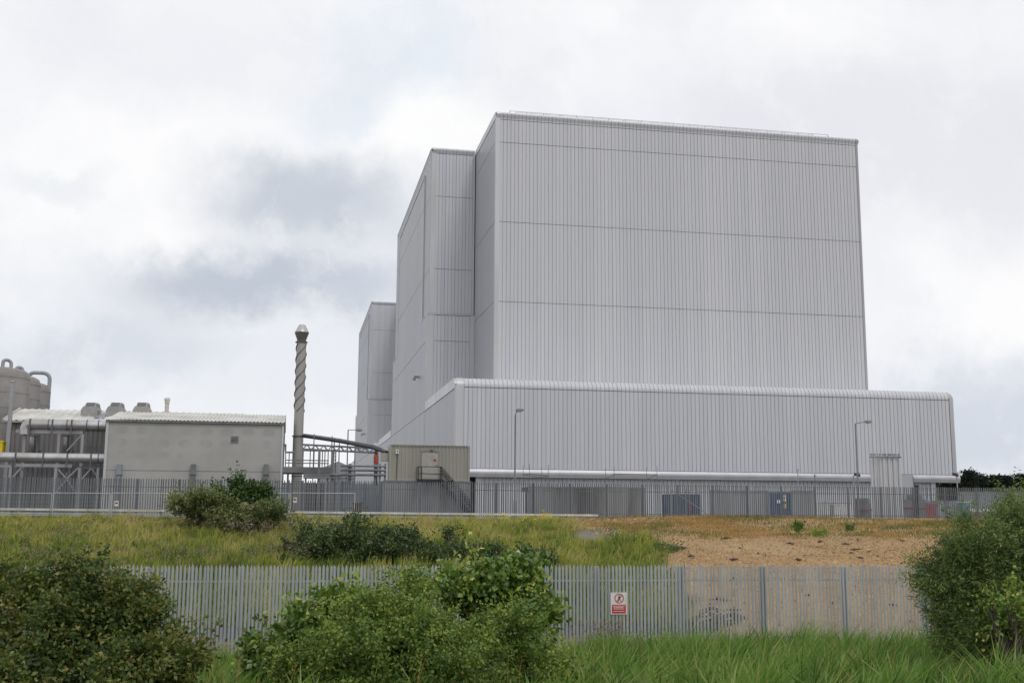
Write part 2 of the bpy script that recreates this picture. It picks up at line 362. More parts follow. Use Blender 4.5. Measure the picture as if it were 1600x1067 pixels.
# ------------------------------------------------------------------ terrain
WL = [-60, 0, 6, 14, 24, 32, 37, 41, 42.6, 46, 47.6, 51, 60, 70, 75.5, 78, 82, 95, 110]
ZL = [-1.4, -1.4, -1.6, -2.55, -3.35, -3.85, -4.05, -4.0, -4.35, -4.4, -3.95, -3.45, -2.4, -1.15, -0.25, 0.02, 0.03, 0.0, 0.0]
WR = [-60, 0, 6, 14, 24, 32, 37, 41, 45, 55, 62, 66, 72, 77, 79.5, 82, 86, 110]
ZR = [-1.4, -1.4, -1.6, -2.55, -3.35, -3.85, -4.05, -3.9, -3.4, -2.2, -1.33, -0.88, -0.5, 0.02, 0.20, 0.22, 0.0, 0.0]
def sstep(x, a, b):
    t = np.clip((x-a)/(b-a), 0, 1); return t*t*(3-2*t)
_ph = rng.uniform(0, 6.28, (40, 3)); _fr = rng.normal(0, 1, (40, 2))
def lump(X, Y, wl):
    s = 0
    for i in range(12): s = s + np.sin((_fr[i, 0]*X + _fr[i, 1]*Y)*6.28/wl*0.7 + _ph[i, 0])
    return s/6.0
def shingle_mask(X, Y):
    r = X/np.maximum(Y, 1.0)
    b = np.interp(Y, [36, 45, 60, 66, 70, 76, 80], [0.22, 0.17, 0.135, 0.12, 0.085, 0.055, 0.04])
    return sstep(r + 0.012*lump(X, Y, 5.0) + 0.008*lump(X, Y, 1.7), b-0.012, b+0.012)*sstep(Y, 36, 38)
def ground_z(X, Y):
    X = np.asarray(X, float); Y = np.asarray(Y, float)
    w = np.where(Y < 40, Y - 0.1365*X, Y - np.interp(Y, [40, 80], [0.1365, 0.196])*X)
    r = X/np.maximum(Y, 8.0)
    t = sstep(r, 0.16, 0.23)
    t2 = sstep(r, 0.06, 0.13)
    t = t + (t2-t)*sstep(w, 46, 58)
    z = np.interp(w, WL, ZL)*(1-t) + np.interp(w, WR, ZR)*t
    near = sstep(w, -5, 8)*(1-sstep(w, 76, 81))
    return z + near*(0.07*lump(X, Y, 6.0) + 0.03*lump(X, Y, 2.2))
def gz(x, y): return float(ground_z(x, y))
ys = np.concatenate([[-400, -150, -60, -30], np.arange(-15, 100, 0.5), np.geomspace(101, 5000, 40)])
xs = np.concatenate([-np.geomspace(5000, 61, 34), np.arange(-60, 70, 0.7), np.geomspace(70.5, 5000, 34)])
gx, gy = np.meshgrid(xs, ys); zz = ground_z(gx, gy)
ny, nx = gx.shape
vv = np.stack([gx.ravel(), gy.ravel(), zz.ravel()], 1)
ii = (np.arange(ny-1)[:, None]*nx + np.arange(nx-1)[None]).ravel()
lo = np.stack([ii, ii+1, ii+1+nx, ii+nx], 1).ravel()
m = bpy.data.materials.new('ground'); m.use_nodes = True; t = m.node_tree; t.nodes.clear()
out = N(t, 'ShaderNodeOutputMaterial'); p = N(t, 'ShaderNodeBsdfPrincipled'); t.links.new(p.outputs[0], out.inputs[0])
co = N(t, 'ShaderNodeTexCoord').outputs['Object']
fine = noise(t, co, 9.0, 5, 0.7).outputs['Fac']; mid = noise(t, co, 0.8, 5, 0.6).outputs['Fac']; big = noise(t, co, 0.16, 4, 0.55).outputs['Fac']
vor = N(t, 'ShaderNodeTexVoronoi'); vor.inputs['Scale'].default_value = 13.0; t.links.new(co, vor.inputs['Vector'])
vs_ = N(t, 'ShaderNodeSeparateColor'); t.links.new(vor.outputs['Color'], vs_.inputs[0])
sh = mix(t, remap(t, fine, 0.3, 0.7), (0.45, 0.285, 0.13), (0.30, 0.185, 0.085))
sh = mix(t, remap(t, vs_.outputs[0], 0.1, 1.0, 0.0, 0.55), sh, (0.50, 0.355, 0.20))
sh = mix(t, remap(t, vs_.outputs[1], 0.86, 0.93), sh, (0.12, 0.09, 0.065))
sh = mix(t, remap(t, mid, 0.45, 0.7, 0.0, 0.65), sh, (0.30, 0.175, 0.085))
sh = mix(t, remap(t, big, 0.42, 0.62, 0.0, 0.6), sh, (0.46, 0.34, 0.20))
sh = mix(t, remap(t, noise(t, co, 1.9, 6, 0.65).outputs['Fac'], 0.58, 0.7, 0.0, 0.55), sh, (0.15, 0.125, 0.06))
att = N(t, 'ShaderNodeAttribute', attribute_name='turf')
sh = mix(t, mth(t, 'MULTIPLY', att.outputs['Fac'], remap(t, mid, 0.36, 0.6)), sh, (0.23, 0.155, 0.06))
soil = mix(t, remap(t, mid, 0.35, 0.65), (0.085, 0.085, 0.03), (0.15, 0.13, 0.055))
att2 = N(t, 'ShaderNodeAttribute', attribute_name='tint')
base = mix(t, att2.outputs['Fac'], soil, sh)
att3 = N(t, 'ShaderNodeAttribute', attribute_name='yard')
base = mix(t, att3.outputs['Fac'], base, mix(t, remap(t, mid, 0.3, 0.7), (0.14, 0.138, 0.13), (0.21, 0.205, 0.19)))
att4 = N(t, 'ShaderNodeAttribute', attribute_name='gravel')
base = mix(t, att4.outputs['Fac'], base, mix(t, remap(t, vs_.outputs[2], 0.1, 0.9), (0.16, 0.16, 0.165), (0.27, 0.27, 0.275)))
t.links.new(base, p.inputs['Base Color']); p.inputs['Roughness'].default_value = 0.95; p.inputs['Specular IOR Level'].default_value = 0.15
b = N(t, 'ShaderNodeBump'); b.inputs['Strength'].default_value = 0.9; b.inputs['Distance'].default_value = 0.06
t.links.new(mth(t, 'ADD', fine, vor.outputs['Distance']), b.inputs['Height']); t.links.new(b.outputs[0], p.inputs['Normal'])
sm = shingle_mask(gx, gy)
ground = raw('ground', vv, lo, np.arange(len(ii))*4, np.full(len(ii), 4), m, None, sm.ravel())
ground.data.polygons.foreach_set('use_smooth', [True]*len(ground.data.polygons))
def attr(nm, a): ground.data.attributes.new(nm, 'FLOAT', 'POINT').data.foreach_set('value', a.astype(np.float32).ravel())
wv_ = gy - 0.196*gx
attr('yard', sstep(wv_, 82, 84))
attr('turf', sstep(wv_, 63, 67)*(0.45 + 0.55*sstep(lump(gx, gy, 9.0), -0.2, 0.4)))
gp = atY(945, 822, 71.5)
attr('gravel', 1-sstep(((gx-gp[0])/2.1)**2 + ((gy-gp[1])/2.6)**2 + 0.25*lump(gx, gy, 2.0), 0.7, 1.1))
tag(ground, None, None, kind='structure')
wm = MB(); wm.add([(-60, 31, -4.13), (13.5, 39, -4.13), (13.5, 50, -4.13), (-60, 50, -4.13)], [(0, 1, 2, 3)])
tag(wm.build('ditch_water', M['water'], rot=0), None, None, kind='structure')

# ------------------------------------------------------------------ reactor buildings
UL, UM, URM, URA = 19.55, 26.48, 81.8, 86.25
VM, VA, VS, VB, VSB = 147.7, 133.3, 164.9, 221.1, 238.3
ZH, ZA, ZAB = 56.3, 16.8, 5.83
VAB = VB + (VS - VA)                 # rear annexe mirrors the front one
XU, XV = (1, 0, 0), (0, 1, 0)
def zrow(px, py, v): return at(px, py, v)[2]
JM = [zrow(785, 471, VM), zrow(785, 346.5, VM), zrow(785, 222.5, VM), zrow(785, 187, VM)]
GAP = 0.07
def bands(z0, joints):               # straight pieces of wall between the horizontal joints
    e = [z0] + list(joints); return [(e[i]+(GAP/2 if i else 0), e[i+1]-GAP/2) for i in range(len(joints))]
def reactor(label):
    T = thing('reactor_building', (UL, VA, 0), label, 'reactor building', 'twin grey reactor buildings')
    # main hall front
    w = MB(); L = URM-UM-0.6-0.5
    for a, b_ in bands(ZA-0.5, JM): sheet(w, (UM+0.6, VM, 0), XU, (0, -1, 0), L, wall_path(a, b_), 0.54)
    sheet(w, (UM+0.6, VM, 0), XU, (0, -1, 0), L, bull_path(JM[-1]+GAP/2, ZH, 1.6), 0.54)
    mw = w.build('wall', M['clad'], T)
    k = MB(); k.box(UM+0.5, URM-0.4, VM+0.14, VM+0.5, ZA-0.5, ZH-0.9); k.build('joint_backing', M['clad_back'], mw)
    c = MB(); p = bull_path(ZA-0.5, ZH, 1.6)
    flat_strip(c, (UM+0.12, VM, 0), XU, (0, -1, 0), 0.48, p, 0.03)
    revolve_corner(c, (UM+0.12, VM+0.12), math.pi, 1.5*math.pi, 0.15, wall_path(ZA-0.5, ZH-0.6))
    c.build('corner_trim', M['trim'], mw)
    c = MB(); revolve_corner(c, (URM-0.55, VM+0.55), 1.5*math.pi, 2*math.pi, 0.6, bull_path(ZA-0.5, ZH, 0.6)); c.build('corner_trim', M['clad_shaded'], mw, True)
    # main hall flank up to the stair block, right flank, back, roof
    w = MB()
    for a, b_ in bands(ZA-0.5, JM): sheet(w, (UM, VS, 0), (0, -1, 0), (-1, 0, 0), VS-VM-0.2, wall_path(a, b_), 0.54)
    w.build('wall', M['clad_shaded'], T)
    w = MB(); w.box(UM+0.14, UM+0.4, VM+0.5, VS, ZA-0.5, ZH-0.9); w.build('joint_backing', M['clad_back'], mw)
    w = MB(); w.box(UM-0.05, UM+0.7, VM+0.1, VS, JM[-1]+0.05, ZH-0.02); w.build('roof_edge', M['trim'], T)
    w = MB(); w.box(UM+0.3, URM-0.05, VM+0.6, VSB, ZA-0.5, ZH-0.25); w.build('wall', M['clad_shaded'], T)
    r_ = MB(); r_.box(UM+0.3, URM-0.3, VM+1.2, VSB-0.4, ZH-0.3, ZH-0.1); r_.build('roof', M['roofsheet'], T)
    # roof railing
    g = MB(); vr = VM+3.0; u0 = at(797, 171, vr)[0]; u1 = at(1293, 210, vr)[0]; nb = 20
    zt = zrow(1000, 189.0, vr)
    for i in range(nb+1):
        u = u0+(u1-u0)*i/nb; g.tube([(u, vr, ZH-0.3), (u, vr, zt)], 0.032, 5)
    for z in (zt, (zt+ZH)/2+0.1): g.tube([(u0, vr, z), (u1, vr, z)], 0.032, 5)
    g.tube([(u0-0.6, vr, ZH-0.2), (u0, vr, zt)], 0.032, 5); g.tube([(u1+0.6, vr, ZH-0.2), (u1, vr, zt)], 0.032, 5)
    g.build('roof_railing', M['steel_lt'], T)
    g = MB(); v2 = vr+4.0; z2 = zrow(1000, 190.5, v2); a2 = at(806, 175, v2)[0]; b2 = at(1270, 210, v2)[0]
    for i in range(nb+1): u = a2+(b2-a2)*i/nb; g.tube([(u, v2, ZH-0.3), (u, v2, z2)], 0.03, 5)
    g.tube([(a2, v2, z2), (b2, v2, z2)], 0.03, 5); g.build('roof_railing', M['steel_lt'], T)
    # side block: front (upper part set back from the lower part), flank with its raised panel
    Z1 = zrow(705, 492, VS)
    JS = [zrow(705, 421, VS), zrow(705, 308, VS), zrow(705, 241.5, VS)]
    w = MB(); L = UM-UL-0.4-0.75
    for a, b_ in bands(Z1, JS): sheet(w, (UL+0.75, VS, 0), XU, (0, -1, 0), L, wall_path(a, b_), 0.54)
    sheet(w, (UL+0.75, VS, 0), XU, (0, -1, 0), L, bull_path(JS[-1]+GAP/2, ZH, 1.4), 0.54)
    JL = [zrow(705, 533, VS-0.45), Z1-0.12]
    for a, b_ in bands(ZA-0.6, JL): sheet(w, (UL+0.75, VS-0.45, 0), XU, (0, -1, 0), L-0.35, wall_path(a, b_), 0.54)
    sb = w.build('wall', M['clad'], T)
    k = MB(); k.box(UL+0.6, UM-0.2, VS+0.14, VS+0.5, Z1, ZH-0.9); k.box(UL+0.6, UM-0.2, VS-0.3, VS+0.14, ZA-0.6, Z1-0.15); k.build('joint_backing', M['clad_back'], sb)
    c = MB()
    flat_strip(c, (UL+0.17, VS, 0), XU, (0, -1, 0), 0.58, bull_path(Z1, ZH, 1.4), 0.03)
    revolve_corner(c, (UL+0.17, VS+0.12), math.pi, 1.5*math.pi, 0.15, wall_path(Z1, ZH-0.6))
    c.box(UM-0.4, UM-0.12, VS-0.05, VS+0.2, Z1, ZH-0.1)
    c.box(UM-0.75, UM-0.02, VS-0.5, VS-0.3, ZA-0.6, Z1-0.12)
    c.build('corner_trim', M['trim'], sb)
    c = MB(); c.box(UL-0.36, UM-0.6, VS-0.56, VS-0.004, Z1-0.12, Z1+0.03); c.box(UL-0.40, UL-0.001, VS-0.004, VS+7.4, Z1-0.12, Z1+0.03)
    c.box(UL-0.40, UL-0.001, VB-7.4, VB, Z1-0.12, Z1+0.03)
    c.each('ledge', M['trim'], sb)
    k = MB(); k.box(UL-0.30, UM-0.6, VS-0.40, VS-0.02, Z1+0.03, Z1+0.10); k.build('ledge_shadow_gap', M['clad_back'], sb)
    c = MB(); flat_strip(c, (UL-0.33, VS-0.45, 0), XU, (0, -1, 0), 1.05, wall_path(ZA-1.5, Z1-0.12), 0.03)
    revolve_corner(c, (UL-0.33, VS-0.33), math.pi, 1.5*math.pi, 0.15, wall_path(ZA-1.5, Z1-0.12)); c.build('corner_trim', M['trim'], sb)
    # flank
    fl = MB()
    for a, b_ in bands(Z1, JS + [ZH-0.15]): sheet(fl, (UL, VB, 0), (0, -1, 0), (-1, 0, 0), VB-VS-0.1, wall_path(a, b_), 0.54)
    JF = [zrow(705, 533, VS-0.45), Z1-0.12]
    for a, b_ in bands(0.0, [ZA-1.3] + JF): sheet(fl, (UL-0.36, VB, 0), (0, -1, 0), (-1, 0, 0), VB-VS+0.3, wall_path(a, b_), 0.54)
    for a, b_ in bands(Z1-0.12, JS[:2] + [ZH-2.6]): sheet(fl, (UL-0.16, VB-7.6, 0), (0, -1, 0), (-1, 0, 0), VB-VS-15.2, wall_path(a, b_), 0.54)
    flo = fl.build('wall', M['clad_shaded'], T)
    k = MB(); k.box(UL+0.14, UL+0.4, VS+0.5, VB-0.2, Z1, ZH-0.3); k.box(UL-0.22, UL+0.14, VS, VB-0.1, 0, Z1-0.15); k.box(UL-0.04, UL+0.02, VS+7.8, VB-7.8, Z1, ZH-2.8)
    k.build('joint_backing', M['clad_back'], flo)
    c = MB()
    for v in (VS+7.4, VB-7.6): c.box(UL-0.21, UL-0.001, v, v+0.2, Z1+0.03, ZH-2.6)
    c.box(UL-0.24, UL-0.001, VS+7.4, VB-7.4, ZH-2.6, ZH-2.4)
    c.each('panel_trim', M['trim'], flo)
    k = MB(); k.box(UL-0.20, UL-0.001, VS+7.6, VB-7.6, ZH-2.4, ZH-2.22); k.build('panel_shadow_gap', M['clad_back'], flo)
    c = MB(); c.box(UL-0.04, UL+0.5, VS+0.6, VB, ZH-0.14, ZH-0.01); c.build('roof_edge', M['clad_shaded'], T)
    c = MB(); c.box(UL+0.4, UM+1, VS+0.8, VB-0.2, ZH-0.5, ZH-0.08); c.each('roof', M['roofsheet'], T)
    c = MB(); c.box(UL+0.4, UM+1, VB-0.6, VB, 0, ZH-0.5); c.box(UM+0.5, URM-0.5, VSB-0.5, VSB+0.02, 0, ZH-0.5); c.each('wall', M['clad_shaded'], T)
    lf = MB(); q = atU(655, 589.5, UL-0.36); lf.box(UL-1.2, UL-0.36, q[1]-0.25, q[1]+0.25, q[2]-0.1, q[2]+0.2); lf.box(UL-1.35, UL-0.9, q[1]-0.3, q[1]+0.3, q[2]-0.45, q[2]-0.1)
    lf.build('wall_lamp', M['steel_lt'], T)
    # annexe: front, left end, rounded right end
    JA = zrow(760, 605.5, VA)
    w = MB(); L = URA-1.0-(UL-0.36)-1.1
    sheet(w, (UL-0.36+1.1, VA, 0), XU, (0, -1, 0), L, wall_path(ZAB, JA-0.04), 0.535)
    sheet(w, (UL-0.36+1.1, VA, 0), XU, (0, -1, 0), L, round_path(JA+0.04, ZA, 1.0, 1.5), 0.535)
    aw = w.build('annexe_wall', M['clad'], T)
    k = MB(); k.box(UL+0.6, URA-0.9, VA+0.15, VA+0.6, ZAB+0.1, ZA-1.1); k.build('joint_backing', M['clad_back'], aw)
    c = MB(); flat_strip(c, (UL-0.24, VA, 0), XU, (0, -1, 0), 0.94, round_path(ZAB, ZA, 1.0, 1.5), 0.04)
    revolve_corner(c, (UL-0.24, VA+0.12), math.pi, 1.5*math.pi, 0.17, wall_path(ZAB, ZA-1.0)); c.build('corner_trim', M['trim'], aw)
    c = MB(); revolve_corner(c, (URA-1.0, VA+1.0), 1.5*math.pi, 2*math.pi, 1.04, round_path(ZAB, ZA, 1.0, 0.0)); c.build('corner_trim', M['clad_shaded'], aw, True)
    k = MB(); k.box(URA-1.02, URA-0.95, VA+0.002, VA+0.06, ZAB, ZA-0.9); k.build('joint_backing', M['clad_back'], aw)
    e = MB(); sheet(e, (UL-0.36, VS, 0), (0, -1, 0), (-1, 0, 0), VS-VA-0.2, wall_path(0.0, ZA-1.35), 0.54)
    sheet(e, (UL-0.36, VAB, 0), (0, -1, 0), (-1, 0, 0), VAB-VB, wall_path(0.0, ZA-1.35), 0.54)
    eo = e.each('annexe_wall', M['clad_shaded'], T)
    prof = [(VA+0.12, ZA-1.3), (VA+0.12, ZA-1.0)] + [(VA+1.05-1.0*math.cos(a), ZA-1.0+1.0*math.sin(a)) for a in [math.pi/2*i/6 for i in range(1, 7)]] + [(VS-0.5, ZA), (VS-0.5, ZA-1.3)]
    c = MB(); c.prism(prof, UL-0.44, UL+0.3, 'u')
    c.box(UL-0.44, UL+0.3, VB, VAB-1.0, ZA-1.3, ZA); c.prism([(VAB-1.0, ZA-1.3), (VAB, ZA-1.3), (VAB, ZA-1.0), (VAB-0.3, ZA-0.3), (VAB-1.0, ZA)], UL-0.44, UL+0.3, 'u'); c.each('roof_edge', M['trim'], eo)
    c = MB(); c.box(UL-0.46, UL-0.2, VAB-0.2, VAB+0.02, 0, ZA-1.3); c.build('corner_trim', M['trim'], eo)
    c = MB(); c.box(UL+0.3, URA-1.0, VA+2.0, VM+2, ZA-0.3, ZA-0.03); c.box(UL+0.3, UM+1, VM, VS+1, ZA-0.3, ZA-0.03); c.box(URM, URA-1, VM+2, VSB, ZA-0.3, ZA-0.03); c.box(UL+0.3, URA-1, VB, VAB, ZA-0.3, ZA-0.03)
    c.each('roof', M['roofsheet'], T)
    c = MB(); c.box(URA-1.0, URA+0.03, VA+1.0, VAB, ZAB, ZA-1.0); c.box(UL+0.2, URA-1, VAB-0.5, VAB, 0, ZA-0.4); c.each('annexe_wall', M['clad_shaded'], T)
    # gutter band, plinth under it, the open undercroft at the right end
    prof = [(VA+0.4, ZAB-0.06), (VA-0.02, ZAB-0.06), (VA-0.22, ZAB-0.38), (VA-0.22, ZAB-0.58), (VA-0.08, ZAB-1.02), (VA+0.4, ZAB-1.05)]
    ug0, ug1 = at(1406, 745, VA)[0], at(1426, 745, VA)[0]
    for a, b_ in ((UL+1.0, ug0), (ug1, URA-0.1)):
        g = MB(); g.prism(prof, a, b_, 'u'); g.build('gutter', M['gutter'], T)
    g = MB(); g.box(ug0+0.05, ug1-0.05, VA-0.10, VA+1.2, 0, ZAB-0.05); g.build('pier', M['clad_shaded'], T)
    k = MB(); k.box(UL+0.5, URA-0.3, VA+0.02, VA+0.3, ZAB-0.03, ZAB+0.03); k.build('joint_backing', M['clad_back'], T)
    up0, up1 = at(751, 750, VA+0.7)[0], at(1453, 750, VA+0.7)[0]
    w = MB(); sheet(w, (up0, VA+0.7, 0), XU, (0, -1, 0), up1-up0, wall_path(0, ZAB-0.5), 0.54); pw = w.build('plinth_wall', M['clad'], T)
    k = MB(); k.box(up0-0.02, up1, VA+0.85, VA+1.2, 0, ZAB-0.3); k.build('joint_backing', M['clad_shaded'], pw)
    c = MB(); c.box(up1, up1+0.7, VA+0.55, VA+1.3, 0, ZAB-0.4); c.box(up0-0.6, up0, VA+0.55, VA+1.3, 0, ZAB-0.4); c.each('corner_trim', M['trim'], pw)
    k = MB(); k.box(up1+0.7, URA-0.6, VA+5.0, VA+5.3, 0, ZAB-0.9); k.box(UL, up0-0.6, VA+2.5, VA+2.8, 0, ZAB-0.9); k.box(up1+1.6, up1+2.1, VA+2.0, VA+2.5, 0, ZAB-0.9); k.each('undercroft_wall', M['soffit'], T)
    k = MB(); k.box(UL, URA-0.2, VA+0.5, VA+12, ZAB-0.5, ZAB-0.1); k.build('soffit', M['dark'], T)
    return T
T1 = reactor('nearer of the two windowless grey reactor buildings, with a long low annexe along its front')
T2 = copy_tree(T1); T2['label'] = 'farther reactor building, a narrow grey slice behind the left edge of the big one'
T2.location = to_world(UL-0.13, VA+128.1, 0)

# ------------------------------------------------------------------ far security fence (palisade) along the site
VF = 79.8
PAL = 0.162
def palisade(name, label, origin_u, nb, v, z_of, h, bay, pitch, pw, rail_zs, m, rotate=SITE, t=0.025, post_w=0.11):
    T = thing(name, (origin_u, v, 0), label, 'fence', None, rotate)
    npl = int(round(bay/pitch)); p = bay/npl
    for i in range(nb+1):
        u = origin_u+i*bay; z0 = z_of(u)
        q = MB(); q.box(u-post_w/2, u+post_w/2, v+0.06, v+0.16, z0-0.4, z0+h-0.06); q.build('post', m, T)
        if i == nb: break
        z1 = z_of(u+bay)
        q = MB()
        for j in range(npl):
            uu = u+p*(j+0.5)+random.uniform(-0.006, 0.006); zb = z0+(z1-z0)*(j+0.5)/npl+random.uniform(-0.012, 0.012); zt = zb+h
            a = pw/2; ln = random.gauss(0, 0.011); zt += random.gauss(0, .008)
            # W-section pale: folded ridge down the middle, pointed head
            vs = [(uu-a, v, zb), (uu-a*0.35, v-t, zb), (uu+a*0.35, v-t, zb), (uu+a, v, zb),
                  (uu-a+ln, v, zt-0.09), (uu-a*0.35+ln, v-t, zt-0.03), (uu+a*0.35+ln, v-t, zt-0.03), (uu+a+ln, v, zt-0.09), (uu+ln, v-t*0.5, zt)]
            q.add(vs, [(0, 1, 5, 4), (1, 2, 6, 5), (2, 3, 7, 6), (4, 5, 8), (5, 6, 8), (6, 7, 8)])
        po = q.build('pale_panel', m, T)
        q = MB()
        for rz in rail_zs: q.beam((u+0.05, v+0.045, z0+rz), (u+bay-0.05, v+0.045, z1+rz), 0.05, 0.05)
        q.each('rail', m, po)
    return T
def zfar(u): return float(gz(*to_world(u, VF, 0)[:2]))
uf0 = at(-60, 790, VF)[0]; uf1 = at(1660, 790, VF)[0]
nb = int((uf1-uf0)/2.75)+1
zt_far = EYE+2.38
palisade('palisade_fence', 'far weathered steel palisade fence with pointed pales along the yard, beyond the grass', uf0, nb, VF, lambda u: 0.03, zt_far-0.03, 2.75, PAL, 0.085, (0.35, 2.0), M['galv_far'])

# ------------------------------------------------------------------ near palisade fence with its warning sign
NROT = R(7.8)
nC, nS = math.cos(NROT), math.sin(NROT)
def nw(u, v, z): return (u*nC - v*nS, u*nS + v*nC, z)
VN = 35.6*nC
def n_at(px, py):
    d = ray(px, py); k = VN/(-d.x*nS + d.y*nC); P = (d.x*k, d.y*k, EYE+d.z*k)
    return (P[0]*nC + P[1]*nS, VN, P[2])
un0 = n_at(376.6, 900)[0] - 2.75*4
zn_top = n_at(800, 882)[2]
NH = 2.78
_sv = (to_world, SITE)
FT = None
def near_fence():
    # authored in its own frame: temporarily treat the site axes as the fence's axes
    T = palisade('palisade_fence', 'nearer galvanised palisade fence of pointed pales carrying the warning sign, before the ditch', un0, 20, VN, lambda u: zn_top-NH, NH, 2.75, 0.1146, 0.074, (0.46, 2.29), M['galv'], NROT, 0.018, 0.17)
    T.location = nw(un0, VN, 0)
    return T
FT = near_fence()
sg0 = n_at(953.5, 925); sg1 = n_at(979.5, 959)
cu, cz = (sg0[0]+sg1[0])/2, (sg0[2]+sg1[2])/2; sw, shh = sg1[0]-sg0[0], sg0[2]-sg1[2]
S_ = thing('warning_sign', (cu, VN, 0), 'white and red no pedestrians warning sign fixed to the near palisade fence', 'sign', None, NROT); S_.location = nw(cu, VN, 0)
v0 = VN-0.045
q = MB(); q.box(cu-sw/2, cu+sw/2, v0, v0+0.012, cz-shh/2, cz+shh/2); q.build('sign_plate', M['white'], S_)
q = MB(); q.box(cu-sw*0.42, cu+sw*0.42, v0-0.004, v0-0.001, cz-shh*0.455, cz-shh*0.055); rp = q.build('red_panel', M['red'], S_)
def ring(mb, cu, cz, r0, r1, v, n=36):
    vs = [(cu+r*math.cos(2*math.pi*k/n), v, cz+r*math.sin(2*math.pi*k/n)) for r in (r0, r1) for k in range(n)]
    mb.add(vs, [(k, (k+1) % n, n+(k+1) % n, n+k) for k in range(n)])
rc = sw*0.285; zc = cz+shh*0.225
q = MB(); ring(q, cu+sw*0.02, zc, rc*0.82, rc, v0-0.004)
a = rc*0.9*0.7071; q.beam((cu+sw*0.02-a, v0-0.008, zc-a), (cu+sw*0.02+a, v0-0.008, zc+a), 0.003, rc*0.17); q.build('prohibition_ring', M['red'], S_)
q = MB(); pc = cu+sw*0.02; k_ = rc
q.lathe((pc+0.01*0, v0-0.006), [(0.001, zc+k_*0.42), (k_*0.10, zc+k_*0.48), (k_*0.13, zc+k_*0.57), (k_*0.09, zc+k_*0.66), (0.001, zc+k_*0.70)], 12)
for a_, b_, w_ in (((0, .38), (.02, -.05), .26), ((.02, -.05), (.28, -.38), .13), ((.28, -.38), (.42, -.66), .11), ((-.02, -.05), (-.12, -.40), .13), ((-.12, -.40), (-.22, -.70), .11), ((-.05, .33), (-.30, .02), .09), ((.06, .33), (.30, .08), .09)):
    q.beam((pc+a_[0]*k_, v0-0.006, zc+a_[1]*k_), (pc+b_[0]*k_, v0-0.006, zc+b_[1]*k_), 0.003, w_*k_)
q.build('walking_figure', M['black'], S_)
q = MB()                               # four rows of lettering, too small to read in the photograph
for i, (wd, zo) in enumerate(((0.74, -0.12), (0.60, -0.185), (0.64, -0.25), (0.66, -0.36))):
    u = cu-sw*wd/2; end = cu+sw*wd/2
    while u < end-0.015:
        w_ = min(random.uniform(0.03, 0.07), end-u); q.box(u, u+w_, v0-0.007, v0-0.005, cz+shh*zo-0.011, cz+shh*zo+0.011); u += w_+0.014
q.build('lettering', M['white'], rp)

# ------------------------------------------------------------------ plant buildings at the left
VG = 102.0
def A(px, py, v=VG): return at(px, py, v)
T = thing('plant_house', A(300, 800), 'plain grey rendered plant house with a low corrugated roof and one small louvre', 'building')
gu0, gu1 = A(166, 700)[0], A(441.5, 700)[0]; gz1 = A(300, 660)[2]; gd = 13.0
w = MB(); w.box(gu0, gu1, VG, VG+gd, -0.2, gz1); w.build('wall', M['render'], T)
w = MB(); w.box(gu0-0.12, gu0+0.10, VG-0.08, VG+0.2, 0, gz1+0.06); w.build('corner_trim', M['trim'], T)
w = MB(); w.box(gu1-0.10, gu1+0.06, VG-0.08, VG+0.2, 0, gz1+0.06); w.build('corner_trim', M['trim'], T)
w = MB(); w.box(gu1+0.001, gu1+0.10, VG+0.3, VG+gd, 0.3, gz1-0.1); w.build('wall', M['shed'], T)
rise = A(300, 646, VG+gd*0.55)[2]
w = MB()
def roofsheet(mb, u0, u1, v0, z0, v1, z1, pitch=0.33):
    n = int((u1-u0)/pitch); vs = []; p = (u1-u0)/n
    for i in range(n):
        for du, dz in ((0, 0), (0.55, 0), (0.66, 0.06), (0.9, 0.06)): vs.append((u0+(i+du)*p, dz))
    vs.append((u1, 0)); k = len(vs)
    mb.add([(u, v0, z0+d) for u, d in vs]+[(u, v1, z1+d) for u, d in vs], [(i, i+1, k+i+1, k+i) for i in range(k-1)])
roofsheet(w, gu0-0.15, gu1+0.15, VG-0.25, gz1+0.12, VG+gd*0.55, rise)
roofsheet(w, gu0-0.15, gu1+0.15, VG+gd*0.55, rise, VG+gd+0.2, gz1+0.1)
w.build('roof', M['roofsheet'], T)
w = MB(); w.box(gu0-0.15, gu1+0.15, VG-0.22, VG-0.02, gz1-0.06, gz1+0.09); w.build('gutter', M['steel'], T)
w = MB(); w.box(gu0+0.1, gu1-0.1, VG-0.02, VG-0.003, A(300, 735.5)[2]-0.03, A(300, 735.5)[2]+0.03); w.build('wall_joint', M['concrete'], T)
l0, l1 = A(361, 691), A(372.5, 681.5)
lv = MB(); 
lv.box(l0[0]-0.06, l1[0]+0.06, VG-0.05, VG-0.004, l0[2]-0.06, l1[2]+0.06); lo_ = lv.build('louvre', M['render'], T)
lv = MB(); lv.box(l0[0], l1[0], VG-0.06, VG-0.052, l0[2], l1[2]); lv.build('louvre_opening', M['dark'], lo_)
lv = MB()
for i in range(5):
    z = l0[2]+(l1[2]-l0[2])*(i+0.5)/5; lv.add([(l0[0], VG-0.062, z+0.03), (l1[0], VG-0.062, z+0.03), (l1[0], VG-0.11, z-0.04), (l0[0], VG-0.11, z-0.04)], [(0, 1, 2, 3)])
lv.build('louvre_blade', M['steel'], lo_)
